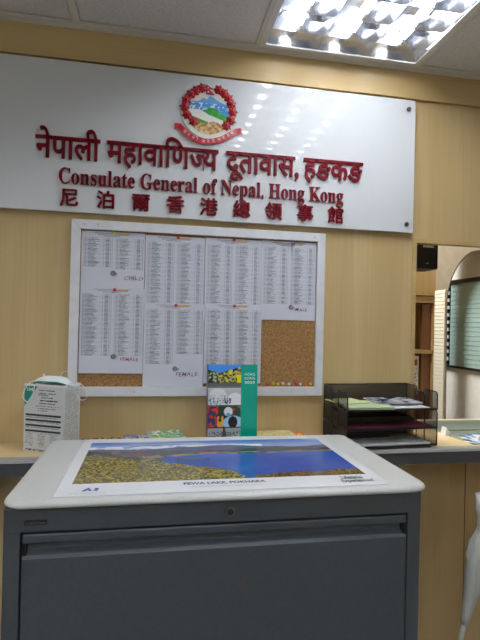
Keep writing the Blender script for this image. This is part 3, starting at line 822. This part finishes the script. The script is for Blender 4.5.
def box_side(X, Z):
    A = np.empty(X.shape + (3,)); A[:] = (206, 207, 206); T = BH - Z; u = X / BD
    fr_ = (T / 0.0052) % 1; n = vnoise(X * 500, np.floor(T / 0.0052) * 7.3)
    k = (fr_ < 0.42) & (u > 0.08) & (u < 0.92) & (n > 0.28) & (T > 0.01); A[k] = (150, 152, 150)
    return A
box('carton', 0.0003, BW - 0.0003, 0.0003, BD - 0.0003, 0, BH - 0.001, M['paper'], mb)
grid_print('printed_front', BW, BH, 100, 190, box_front, M['print'], mb, loc=(0, -0.0002, 0))
grid_print('printed_side', BD, BH, 50, 190, box_side, M['print'], mb, loc=(BW + 0.0002, 0, 0), rot=(0, 0, R(90)))
me = text_mesh('3M', 1, 0, 0.01); lo, hi = bounds(me)
me.transform(Matrix(((0.020, 0, 0, 0.006), (0, 0, -1, -0.0006), (0, 0.014, 0, 0.181), (0, 0, 0, 1)))); me.materials.clear(); me.materials.append(M['white_ink'])
o = bpy.data.objects.new('corner_lettering', me); COL.objects.link(o); o.parent = mb
bm = bmesh.new()   # opened flaps round the top rim
for a in ((0, BW, -0.0005, 0.0008), (0, BW, BD - 0.0008, BD + 0.0005)): bx(bm, a[0], a[1], a[2], a[3], BH - 0.001, BH + 0.006)
bx(bm, BW - 0.0008, BW + 0.0005, 0, BD, BH - 0.001, BH + 0.006)
finish('rim', bm, M['paper'], mb)
# masks bulging out of the opening
def mask_obj(label, ox, oy, rz, lift, wid, loops_):
    r_ = root('face_mask', label, 'face mask', (-0.374, -0.100, CZ + BH), 'face masks in the opened box')
    r_.rotation_euler = (0, 0, R(-26))
    nx, ny = 18, 8; bm = bmesh.new(); g_ = []
    for j in range(ny + 1):
        v = j / ny * 2 - 1; rowv = []
        for i in range(nx + 1):
            u = i / nx * 2 - 1
            x = ox + u * wid * (1 - 0.06 * v * v); y = oy + v * 0.030 * math.sqrt(max(0.05, 1 - 0.85 * u * u))
            z = 0.002 + lift * (1 - u ** 4) * (1 - 0.5 * v * v) + 0.002 * math.sin(v * 9)
            rowv.append(bm.verts.new((x, y, z)))
        g_.append(rowv)
    for j in range(ny):
        for i in range(nx): bm.faces.new((g_[j][i], g_[j][i + 1], g_[j + 1][i + 1], g_[j + 1][i]))
    edge = [v.co.copy() for v in g_[0]]
    o = finish('mask_cloth', bm, M['mask'], r_, smooth=True); s = o.modifiers.new('thickness', 'SOLIDIFY'); s.thickness = 0.002
    bm = bmesh.new(); tube(bm, [(p.x, p.y - 0.0008, p.z) for p in edge], 0.0018, 6); finish('teal_edge', bm, M['teal'], r_, smooth=True)
    for P in loops_:
        # smooth closed curve through the given points
        pts = []
        m_ = len(P)
        for k in range(m_ - 1):
            p0, p1, p2, p3 = [Vector(P[min(max(q, 0), m_ - 1)]) for q in (k - 1, k, k + 1, k + 2)]
            for t in np.linspace(0, 1, 7)[:-1]:
                t = float(t); pts.append(0.5 * ((2 * p1) + (p2 - p0) * t + (2 * p0 - 5 * p1 + 4 * p2 - p3) * t * t + (3 * p1 - p0 - 3 * p2 + p3) * t ** 3))
        pts.append(Vector(P[-1]))
        bm = bmesh.new(); tube(bm, pts, 0.0014, 6); finish('ear_loop', bm, M['elastic'], r_, smooth=True)
    return r_
mask_obj('upper teal edged white face mask, ear loop hanging right of the box', 0.076, 0.034, 0, 0.026, 0.068,
         [[(0.140, 0.02, 0.008), (0.158, 0.015, 0.016), (0.176, 0.03, 0.010), (0.184, 0.045, -0.012), (0.176, 0.06, -0.036), (0.160, 0.055, -0.042), (0.153, 0.04, -0.022), (0.146, 0.03, 0.002)],
          [(0.085, 0.055, 0.022), (0.088, 0.058, 0.036), (0.102, 0.060, 0.042), (0.116, 0.06, 0.036), (0.118, 0.056, 0.020)]])
mask_obj('lower white face mask whose ear loop hangs over the left front corner of the box', 0.066, 0.056, 0, 0.017, 0.060,
         [[(0.020, 0.030, 0.012), (0.016, 0.004, 0.010), (0.006, -0.006, -0.010), (0.000, -0.007, -0.034), (0.016, -0.006, -0.048), (0.034, -0.006, -0.030), (0.040, -0.004, 0.002), (0.044, 0.02, 0.012)],
          [(0.046, 0.04, 0.020), (0.044, 0.03, 0.034), (0.050, 0.022, 0.030), (0.056, 0.02, 0.018)]])

# ------------------------------------------------------------------ leaflets behind the cabinet
def leaf_paint(cols, sc, seed):
    def f(X, Z):
        n = vnoise(X * sc + seed, Z * sc * 0.7 + seed); A = np.empty(X.shape + (3,)); A[:] = cols[0]
        for k, c in enumerate(cols[1:]): put(A, n > 0.30 + 0.5 * (k + 1) / len(cols), c)
        return A
    return f
def flat_stack(name, label, cat, x0, y0, w_, d_, z0, h, rz, cols, sc, seed, group=None, tilt=0):
    r_ = root(name, label, cat, (x0, y0, z0), group); r_.rotation_euler = (R(tilt), 0, R(rz))
    box('pages', 0, w_, 0, d_, 0, h, M['paper'], r_)
    o = grid_print('cover', w_, d_, int(w_ / .002), int(d_ / .002), leaf_paint(cols, sc, seed), M['gloss'], r_, loc=(0, 0, h + 0.0003), rot=(R(-90), 0, 0))
    grid_print('edge_print', w_, h, int(w_ / .002), 8, leaf_paint(cols, sc * 1.3, seed + 5), M['print'], r_, loc=(0, -0.0003, 0))
    return r_
G3 = 'leaflets on the counter behind the cabinet'
flat_stack('magazine', 'thin dark patterned magazine on the counter behind the left end of the cabinet', 'magazine', -0.205, -0.150, 0.125, 0.12, CZ + 0.0005, 0.015, 4, [(70, 60, 50), (180, 160, 110), (220, 210, 190), (120, 70, 60)], 160, 3, G3)
flat_stack('magazine', 'blue and white magazine lying on the counter left of the teal book', 'magazine', -0.075, -0.150, 0.085, 0.13, CZ + 0.0005, 0.022, 3, [(90, 120, 180), (210, 220, 232), (190, 170, 90), (110, 140, 190)], 70, 11, G3)
flat_stack('magazine', 'green and pale blue brochure, the highest lying one, left of the teal book', 'magazine', 0.015, -0.135, 0.105, 0.12, CZ + 0.0005, 0.034, 8, [(120, 190, 110), (150, 190, 214), (226, 236, 226), (110, 180, 90)], 60, 23, G3)
flat_stack('brochure', 'pale yellow brochure on the counter right of the teal book', 'brochure', 0.352, -0.140, 0.14, 0.12, CZ + 0.0005, 0.028, 2, [(226, 208, 140), (232, 218, 160), (214, 190, 120), (236, 224, 176)], 90, 31, G3)
flat_stack('brochure', 'small orange and yellow leaflet sticking out right of the pale yellow brochure', 'brochure', 0.470, -0.095, 0.050, 0.08, CZ + 0.0005, 0.022, -14, [(226, 120, 60), (236, 206, 50), (240, 220, 70), (230, 140, 70)], 60, 47, G3)

# ------------------------------------------------------------------ standing book
bk = root('yearbook', 'thick paperback with photo panels and teal band reading HONG KONG 2020, standing on the counter', 'book', (0.184, -0.136, CZ + 0.0005))
bk.rotation_euler = (R(-3), 0, R(1.5))
KW, KH, KD = 0.163, 0.266, 0.028
def cover_paint(X, Z):
    A = np.empty(X.shape + (3,)); A[:] = (0, 158, 134); u = X / KW; v = 1 - Z / KH; s = u < 0.665
    n = fbm(u * 16, v * 24); n2 = vnoise(u * 50, v * 70); q = u / 0.665
    # street with yellow vehicles
    k = s & (v < 0.26); A[k] = (62, 80, 50); A[k & (n2 > 0.55)] = (190, 190, 160); A[k & (n < 0.46)] = (38, 46, 40); A[k & (n2 > 0.60) & (q > 0.3) & (v > 0.08)] = (206, 194, 50); A[k & (q > 0.62) & (q < 0.74) & (v < 0.12) & (v > 0.05)] = (220, 210, 60)
    A[k & (v < 0.10 - 0.12 * np.abs(q - 0.35)) ] = (70, 150, 232); A[k & (q > 0.88) & (v > 0.12)] = (232, 222, 30); A[k & (v > 0.22)] = (90, 92, 96)
    # white domes
    k = s & (v >= 0.26) & (v < 0.50); A[k] = (196, 200, 196)
    A[k & (v < 0.30)] = (214, 216, 210); A[k & (v < 0.28)] = (104, 120, 96)
    d1 = ((q - 0.30) / 0.28) ** 2 + ((v - 0.40) / 0.12) ** 2 < 1; A[k & d1] = (232, 234, 236); A[k & d1 & (n2 > 0.66) & (v > 0.37)] = (90, 130, 165); A[k & d1 & (n2 < 0.22) & (v > 0.40)] = (80, 96, 110)
    d2 = ((q - 0.82) / 0.24) ** 2 + ((v - 0.43) / 0.09) ** 2 < 1; A[k & d2] = (244, 244, 246)
    A[k & (np.abs(q - 0.60) < 0.10) & (v > 0.40) & (v < 0.47) & (n2 > 0.4)] = (60, 66, 80); A[k & (v > 0.485)] = (40, 90, 80)
    # dragon dance crowd
    k = s & (v >= 0.50) & (v < 0.76); A[k] = (36, 54, 44)
    A[k & (q < 0.32) & (n > 0.52)] = (200, 50, 40); A[k & (q < 0.32) & (n < 0.42)] = (40, 50, 110)
    A[k & (q > 0.30) & (q < 0.48) & (v > 0.62) & (n > 0.4)] = (236, 172, 40)
    A[k & (q > 0.60) & (v < 0.60) & (n > 0.52)] = (170, 80, 40)
    A[k & (((q - 0.78) / 0.32) ** 2 + ((v - 0.70) / 0.085) ** 2 < 1)] = (170, 210, 240)
    A[k & (((q - 0.62) / 0.13) ** 2 + ((v - 0.565) / 0.055) ** 2 < 1)] = (232, 234, 236)
    A[k & (((q - 0.62) / 0.07) ** 2 + ((v - 0.60) / 0.02) ** 2 < 1)] = (80, 170, 220)
    A[k & (((q - 0.76) / 0.14) ** 2 + ((v - 0.69) / 0.07) ** 2 < 1)] = (26, 20, 20)
    A[k & (v > 0.748)] = (24, 30, 30)
    # grey skyline
    k = s & (v >= 0.76); A[k] = (170, 176, 180); A[k & (n2 > 0.5) & (v > 0.80)] = (110, 116, 122); A[k & (n > 0.55) & (v > 0.86)] = (214, 218, 222)
    A[k & (np.abs(q - 0.50) < 0.03 + 0.30 * (v - 0.76))] = (70, 78, 84); A[k & (v > 0.95) & (n2 > 0.4)] = (90, 94, 100)
    return A
box('pages', 0.001, KW - 0.002, 0.001, KD - 0.001, 0.002, KH - 0.002, M['paper'], bk)
bm = bmesh.new(); bx(bm, 0, 0.0012, 0, KD, 0, KH); bx(bm, 0, KW, KD - 0.0008, KD, 0, KH)
finish('spine', bm, mat('dark_book_spine', (70, 70, 96), 0.35), bk)
grid_print('front_cover', KW, KH, 150, 240, cover_paint, M['gloss'], bk, thick=0.0008)
for i, (s, z) in enumerate((('HONG', 0.231), ('KONG', 0.2185), ('2020', 0.205))):
    me = text_mesh(s, 1, 0, 0.03 if s == '2020' else 0.004, 1.15); lo, hi = bounds(me); sx = 0.034 / (hi[0] - lo[0]); sz = 0.0085 / (hi[1] - lo[1])
    me.transform(Matrix(((sx, 0, 0, 0.120 - lo[0] * sx), (0, 0, -1, -0.0006), (0, sz, 0, z - lo[1] * sz), (0, 0, 0, 1)))); me.materials.clear(); me.materials.append(M['white_ink'])
    o = bpy.data.objects.new('cover_writing', me); COL.objects.link(o); o.parent = bk

# ------------------------------------------------------------------ letter tray, three tiers
LT = root('letter_tray', 'black wire mesh letter tray of three tiers on the counter by the service window', 'letter tray', (0.626, -0.203, CZ + 0.003))
LT.rotation_euler = (0, 0, R(3.5))
LW, LD = 0.330, 0.182; FLO = [0.004, 0.062, 0.124]; SH = 0.058
for ti, z in enumerate(FLO):
    bm = bmesh.new(); bx(bm, 0, LW, 0, LD, z, z + 0.0008); shelf = finish('tier_floor', bm, M['wire'], LT)
    bm = bmesh.new()
    tube(bm, [(0, 0, z), (LW, 0, z), (LW, LD, z), (0, LD, z)], 0.0024, 8, closed=True); finish('floor_rim', bm, M['black_wire'], shelf, smooth=True)
    top_z = z + SH
    for sx in (0, LW):
        bm = bmesh.new(); P = [(sx, 0, z), (sx, 0, top_z - 0.008), (sx, 0.004, top_z - 0.002), (sx, 0.010, top_z), (sx, LD * 0.36, top_z + 0.002), (sx, LD * 0.40, top_z - 0.012), (sx, LD * 0.62, top_z - 0.012), (sx, LD * 0.66, top_z + 0.004), (sx, LD, top_z + 0.006), (sx, LD, z)]
        bm.faces.new([bm.verts.new(p) for p in P]); sd = finish('side_panel', bm, M['wire'], LT)
        bm = bmesh.new(); tube(bm, P[:-1], 0.0022, 8); tube(bm, [P[-2], P[-1]], 0.0022, 8)
        tube(bm, [(sx, LD * 0.38, z), (sx, LD * 0.38, top_z - 0.006)], 0.0020, 6); tube(bm, [(sx, LD * 0.64, z), (sx, LD * 0.64, top_z)], 0.0020, 6)
        finish('side_wire', bm, M['black_wire'], sd, smooth=True)
    bm = bmesh.new(); bm.faces.new([bm.verts.new(p) for p in [(0, LD, z), (LW, LD, z), (LW, LD, top_z + 0.006), (0, LD, top_z + 0.006)]])
    bp = finish('back_panel', bm, M['wire'], LT); bm = bmesh.new(); tube(bm, [(0, LD, top_z + 0.006), (LW, LD, top_z + 0.006)], 0.0026, 8); finish('back_wire', bm, M['black_wire'], bp, smooth=True)
bm = bmesh.new()
for x_ in (0.02, LW - 0.02):
    for y_ in (0.012, LD - 0.012): tube(bm, [(x_, y_, -0.003), (x_, y_, 0.004)], 0.006, 10)
finish('rubber_foot', bm, M['black'], LT)

def in_tray(name, label, cat, x0, y0, z, w_, d_, rz, h, m, paint=None, group=None):
    r_ = root(name, label, cat, (0, 0, 0), group)
    r_.matrix_world = Matrix.Translation(LT.location) @ Matrix.Rotation(R(3.5), 4, 'Z') @ Matrix.Translation((x0, y0, z)) @ Matrix.Rotation(R(rz), 4, 'Z')
    n_ = 4 if h > 0.003 else 2; bm = bmesh.new()
    for k in range(n_):
        j = 0.0015 * math.sin(k * 5.1); bx(bm, j, w_ + j, -j, d_ - j, k * h / n_, (k + 0.8) * h / n_)
    finish('sheets', bm, m, r_)
    if paint: grid_print('printed_sheet', w_, d_, int(w_ / .0015), int(d_ / .0015), paint, M['gloss'], r_, loc=(0, 0, h + 0.0004), rot=(R(-90), 0, 0))
    return r_
GT = 'papers in the letter tray'
pale_green = mat('pale_green_paper', (196, 218, 176), 0.6); pale_yellow = mat('pale_yellow_paper', (226, 232, 176), 0.6); maroon = mat('maroon_folder', (104, 40, 66), 0.45)
in_tray('document', 'pale green sheets at the left of the top tier of the letter tray', 'papers', 0.006, 0.006, FLO[2] + 0.0035, 0.160, 0.150, -6, 0.008, pale_green, None, GT)
in_tray('document', 'pale yellow sheet lying on the pale green sheets in the letter tray', 'papers', 0.008, 0.050, FLO[2] + 0.0125, 0.110, 0.105, 10, 0.003, pale_yellow, None, GT)
def mag(X, Z):
    n = fbm(X * 45, Z * 45); A = np.empty(X.shape + (3,)); A[:] = (206, 212, 222); A[n > 0.55] = (120, 146, 186); A[n < 0.42] = (236, 238, 240); A[n > 0.64] = (64, 70, 90); A[(n < 0.45) & (n > 0.43)] = (180, 110, 70); return A
in_tray('magazine', 'blue and white printed magazine at the right of the top tier of the letter tray', 'magazine', 0.140, 0.050, FLO[2] + 0.0125, 0.165, 0.115, -2, 0.004, M['paper'], mag, GT)
in_tray('document', 'plain white sheet under the magazine in the top tier of the letter tray', 'papers', 0.172, 0.010, FLO[2] + 0.0035, 0.138, 0.150, 0, 0.002, M['paper'], None, GT)
in_tray('folder', 'maroon folder in the middle tier of the letter tray', 'folder', 0.008, 0.006, FLO[1] + 0.0035, 0.300, 0.155, 0, 0.004, maroon, None, GT)
in_tray('document', 'stack of white sheets in the lowest tier of the letter tray', 'papers', 0.008, 0.004, FLO[0] + 0.0035, 0.302, 0.165, 0, 0.005, M['paper'], None, GT)
in_tray('booklet', 'black booklets stacked in the middle tier behind the maroon folder', 'booklet', 0.02, 0.065, FLO[1] + 0.0085, 0.250, 0.100, 0, 0.020, M['black'], None, GT)
in_tray('booklet', 'black booklets on the white sheets in the lowest tier of the letter tray', 'booklet', 0.01, 0.095, FLO[0] + 0.0095, 0.200, 0.075, 0, 0.030, M['black'], None, GT)

# ------------------------------------------------------------------ umbrella hanging from the counter edge
um = root('umbrella', 'folded silver grey umbrella with white tip hanging from the counter edge at the right', 'umbrella', (0.994, -0.268, 0.500))
ax = Vector((0.150, 0.0, 0.64)); axn = ax.normalized(); e1 = Vector((axn.z, 0, -axn.x)); e2 = Vector((0, 1, 0))
def at_(t): return axn * t
bm = bmesh.new(); prof = [(0.075, 0.009), (0.10, 0.011), (0.14, 0.015), (0.19, 0.021), (0.24, 0.028), (0.29, 0.034), (0.33, 0.033), (0.37, 0.022), (0.385, 0.020), (0.40, 0.024), (0.44, 0.036), (0.485, 0.043)]
NA = 48; rings = []
for t, r_ in prof:
    rings.append([bm.verts.new(at_(t) + (e1 * math.cos(a) + e2 * math.sin(a)) * r_ * (1 + 0.42 * abs(math.sin(4 * (a + t * 5.0))) ** 0.7 - 0.22)) for a in [k * 2 * math.pi / NA for k in range(NA)]])
for A, B in zip(rings, rings[1:]):
    for k in range(NA): bm.faces.new((A[k], A[(k + 1) % NA], B[(k + 1) % NA], B[k]))
bm.faces.new(rings[0]); o = finish('canopy', bm, M['umb'], um, smooth=True); s = o.modifiers.new('thickness', 'SOLIDIFY'); s.thickness = 0.001
bm = bmesh.new(); tube(bm, [at_(0.0), at_(0.004), at_(0.07), at_(0.085)], [0.005, 0.0075, 0.0085, 0.011], 14); finish('tip', bm, M['white_plastic'], um, smooth=True)
bm = bmesh.new(); tube(bm, [at_(0.08), at_(0.60)], 0.004, 10); finish('shaft', bm, M['steel'], um, smooth=True)
bm = bmesh.new(); tube(bm, [at_(0.372), at_(0.39)], [0.0235, 0.0235], 24)
st = finish('strap', bm, M['beige_strap'], um, smooth=True)
bm = bmesh.new(); bmesh.ops.create_icosphere(bm, subdivisions=2, radius=0.006, matrix=Matrix.Translation(at_(0.381) - e1 * 0.026 - e2 * 0.008)); finish('strap_button', bm, M['beige_strap'], st, smooth=True)
top_ = at_(0.585); bm = bmesh.new()
hook = [top_, at_(0.643)]
c0 = at_(0.650)
for k in range(9):
    a = math.pi * k / 8; hook.append(c0 + Vector((0, 0.038 * (1 - math.cos(a)), 0.030 * math.sin(a) + 0.0)))
hook.append(hook[-1] + Vector((0, 0, -0.004)))
tube(bm, hook, 0.0075, 12); finish('handle', bm, M['white_plastic'], um, smooth=True)

# ------------------------------------------------------------------ room behind the service window
sk = root('loudspeaker', 'small black loudspeaker hanging inside the top left corner of the service window', 'loudspeaker', (1.066, 0.075, 1.753))
box('cabinet_shell', -0.048, 0.046, 0, 0.10, 0, 0.125, M['black'], sk, bevel=0.004)
bm = bmesh.new(); bx(bm, -0.042, 0.040, -0.003, 0.0, 0.014, 0.112); finish('grille', bm, noisy('grille_cloth', (10, 10, 11), (22, 22, 24), nscale=700, rough=0.9), sk)
box('bracket', -0.02, 0.02, -0.042, 0.06, 0.125, 0.131, M['black'], sk)
me = text_mesh('PHONIC', 1, 0, 0.01); lo, hi = bounds(me); sx = 0.046 / (hi[0] - lo[0])
me.transform(Matrix(((sx, 0, 0, -0.022), (0, 0, -1, -0.0035), (0, sx, 0, 0.084), (0, 0, 0, 1)))); me.materials.clear(); me.materials.append(M['white_ink'])
o = bpy.data.objects.new('front_lettering', me); COL.objects.link(o); o.parent = sk
box('power_light', -0.008, 0.002, -0.0042, -0.003, 0.020, 0.024, M['nose'], sk)

# arched screen: plane across the service room
AX0, AX1 = 1.50, 1.506; AY0, AY1 = 0.06, 0.70
op = []   # opening outline in (y, z), pointed arch
yl, yr = 0.602, 0.172; yc = (yl + yr) / 2
for k in range(13):
    t = k / 12; op.append((yl - (yl - yc) * (1 - math.cos(t * math.pi / 2)) ** 0.8, 1.665 + 0.228 * math.sin(t * math.pi / 2) ** 0.9))
right = [(2 * yc - y, z) for y, z in op[::-1][1:]]
arc = [(yl - 0.006, 0.98)] + op + right + [(yr + 0.006, 0.98)]
bm = bmesh.new()
outer = []
def wl(y, z): return [bm.verts.new((x, y, z)) for x in (AX0, AX1)]
left_out = [(AY1, z) for _, z in arc[:8]]
strips = [arc, [((AY1 if y > yc else AY0) if i not in (0,) else AY1, z) for i, (y, z) in enumerate(arc)]]
prev = None
for (y, z) in arc:
    yo = AY1 if y > yc + 1e-6 else (AY0 if y < yc - 1e-6 else None)
    a = wl(y, z); b = wl(yo, z) if yo is not None else None
    cur = (a, b, y, z)
    if prev is not None:
        pa, pb = prev[0], prev[1]
        bm.faces.new((pa[0], a[0], a[1], pa[1]))
        for s_ in (0, 1):
            if b is not None and pb is not None: bm.faces.new((pa[s_], a[s_], b[s_], pb[s_]))
    prev = cur
apex = max(z for _, z in arc)
finish_o = finish('arched_screen_sides', bm, M['grey_wall'])
zt_l = max(z for y, z in arc if y > yc + 1e-6)
bm = bmesh.new(); bm.from_mesh(finish_o.data); bx(bm, AX0, AX1, AY0, AY1, zt_l, CEIL)
bpy.data.objects.remove(finish_o)
asc = root('arched_partition', 'putty coloured partition with a pointed white arch seen through the service window', 'partition')
finish('screen', bm, M['grey_wall'], asc)
bm = bmesh.new(); prof = []; z = 0.98; pitch = 0.0195
while z < 1.72:
    prof += [(0.003, z), (0.006, z + 0.001), (0.006, z + pitch * 0.84), (0.003, z + pitch * 0.88)]; z += pitch
y0_, y1_ = 0.606, 0.697
A = [bm.verts.new((AX0 - d - 0.001, y0_, zz)) for d, zz in prof]; B = [bm.verts.new((AX0 - d - 0.001, y1_, zz)) for d, zz in prof]
A.append(bm.verts.new((AX0, y0_, z))); B.append(bm.verts.new((AX0, y1_, z))); A.append(bm.verts.new((AX0, y0_, 0.98))); B.append(bm.verts.new((AX0, y1_, 0.98)))
n = len(A)
for i in range(n): bm.faces.new((A[i], A[(i + 1) % n], B[(i + 1) % n], B[i]))
bm.faces.new(A); bm.faces.new(B[::-1]); finish('ribbed_strip', bm, M['strip'], asc)
box('sill', AX0 - 0.004, AX1, AY0, AY1, 0.0, 0.98, M['grey_wall'], asc)

struct(box('wall_side', 1.62, 1.70, 0.035, 0.845, 0, CEIL, M['white_wall']))
# window with sea green slats on that side wall
w1 = root('window_1', 'black framed window with sea green blind slats in the white wall behind the arch', 'window', (1.62, 0, 0)); w1['kind'] = 'structure'
WY0, WY1, WZ0, WZ1 = 0.09, 0.775, 1.310, 1.782
bm = bmesh.new(); fw_ = 0.020
for a in ((WY0, WY1, WZ1 - fw_, WZ1), (WY0, WY1, WZ0, WZ0 + 0.012), (WY0, WY0 + fw_, WZ0, WZ1), (WY1 - 0.016, WY1, WZ0, WZ1)): bx(bm, -0.022, -0.001, *a)
finish('window_frame', bm, M['win_frame'], w1)
bm = bmesh.new(); ns = 19
for k in range(ns):
    zc = WZ0 + 0.02 + (WZ1 - WZ0 - 0.045) * k / (ns - 1)
    prism(bm, [(-0.0115, WY0 + fw_, zc - 0.0128), (-0.0102, WY0 + fw_, zc - 0.0132), (-0.0078, WY0 + fw_, zc + 0.013), (-0.0090, WY0 + fw_, zc + 0.0134)], (0, WY1 - WY0 - fw_ - 0.046, 0))
finish('blind_slats', bm, M['blind'], w1)
bm = bmesh.new(); bx(bm, -0.004, -0.002, WY0, WY1, WZ0, WZ1); finish('pane', bm, mat('dark_pane', (22, 30, 32), 0.1), w1)
bm = bmesh.new()
for k in range(11):
    zc = WZ0 + 0.045 + k * 0.040
    bx(bm, -0.020, -0.012, WY1 - 0.040, WY1 - 0.028, zc - 0.009, zc + 0.009)
finish('slat_clip', bm, M['white_metal'], w1)

# open shelving beyond
sh = root('bookcase', 'light wood bookcase with open dark compartments beyond the service window', 'bookcase', (0, 0, 0))
SYF, SYB = 0.865, 1.20; BXL, BXR = 1.30, 1.95
bm = bmesh.new()
bx(bm, BXL, BXL + 0.02, SYF, SYB, 0, 2.3); bx(bm, 1.592, 1.64, SYF, SYB, 0, 2.3); bx(bm, BXL, BXR, SYB, SYB + 0.01, 0, 2.3)
bx(bm, BXR - 0.02, BXR, SYF, SYB, 0, 2.3)
for z in (1.664, 1.374, 0.95, 0.5): bx(bm, BXL, BXR, SYF, SYB, z, z + 0.020)
bx(bm, BXL, 1.64, SYF - 0.006, SYF, 1.664, 1.700)
bx(bm, BXL, BXR, SYF - 0.004, SYB, 2.28, 2.3)
finish('carcass', bm, M['oak'], sh)
box('upper_door', BXL + 0.002, 1.60, SYF - 0.018, SYF - 0.007, 1.705, 2.28, M['oak'], sh)
box('brown_door', 1.535, 1.590, SYF + 0.02, SYF + 0.04, 0.97, 1.655, M['brown'], sh)
box('compartment_shade', BXL + 0.02, 1.592, SYB - 0.012, SYB, 0.97, 1.66, mat('compartment_shade', (40, 34, 30), 0.8), sh)  # near-black panel added to darken the open compartments like deep shade
# red flower on the shelf
fp = root('flower_pot', 'small dark pot with one red flower on the shelf beyond the service window', 'flower pot', (1.488, SYF + 0.05, 1.3945))
bm = bmesh.new(); tube(bm, [(0, 0, 0), (0, 0, 0.03)], [0.013, 0.017], 12); finish('pot', bm, mat('grey_pot', (90, 90, 92), 0.4), fp)
bm = bmesh.new()
for k in range(7):
    a = k * 0.9; tube(bm, [(0, 0, 0.03), (0.014 * math.cos(a), 0.014 * math.sin(a), 0.055 + 0.004 * k), (0.024 * math.cos(a), 0.024 * math.sin(a), 0.06 + 0.008 * k)], [0.0012, 0.003, 0.0008], 5)
finish('foliage', bm, mat('dark_foliage', (44, 56, 44), 0.6), fp)
bm = bmesh.new()
for k in range(6): bmesh.ops.create_icosphere(bm, subdivisions=1, radius=0.008, matrix=Matrix.Translation((0.008 * math.cos(k * 1.05), -0.015 + 0.004 * math.sin(k * 2), 0.07 + 0.006 * math.sin(k * 1.05))))
finish('bloom', bm, mat('red_bloom', (220, 30, 50), 0.5), fp, smooth=True)
def card_p(X, Z):
    A = np.empty(X.shape + (3,)); A[:] = (206, 200, 196); A[(X > 0.022) & (X < 0.048) & (Z > 0.135) & (Z < 0.170)] = (150, 60, 50)
    k = (Z < 0.12) & (Z > 0.02) & (vnoise(X * 200, Z * 160) > 0.55) & (X > .01) & (X < .05); A[k] = (120, 116, 116); return A
sc_ = root('display_card', 'white upright card with a red square, below the shelf with the red flower', 'card', (1.466, SYF + 0.03, 1.168))
grid_print('printed_face', 0.058, 0.19, 40, 90, card_p, M['print'], sc_); box('card', 0, 0.058, 0.0005, 0.003, 0, 0.19, M['paper'], sc_)
box('card_foot', 0.01, 0.048, 0.003, 0.06, 0, 0.004, M['paper'], sc_)
bm = bmesh.new(); bx(bm, 1.462, 1.53, SYF + 0.02, SYF + 0.12, 0.9705, 1.1675)
tag(finish('storage_box', bm, M['brown'], bevel=0.002), 'brown storage box on the lower shelf under the white card', 'box')
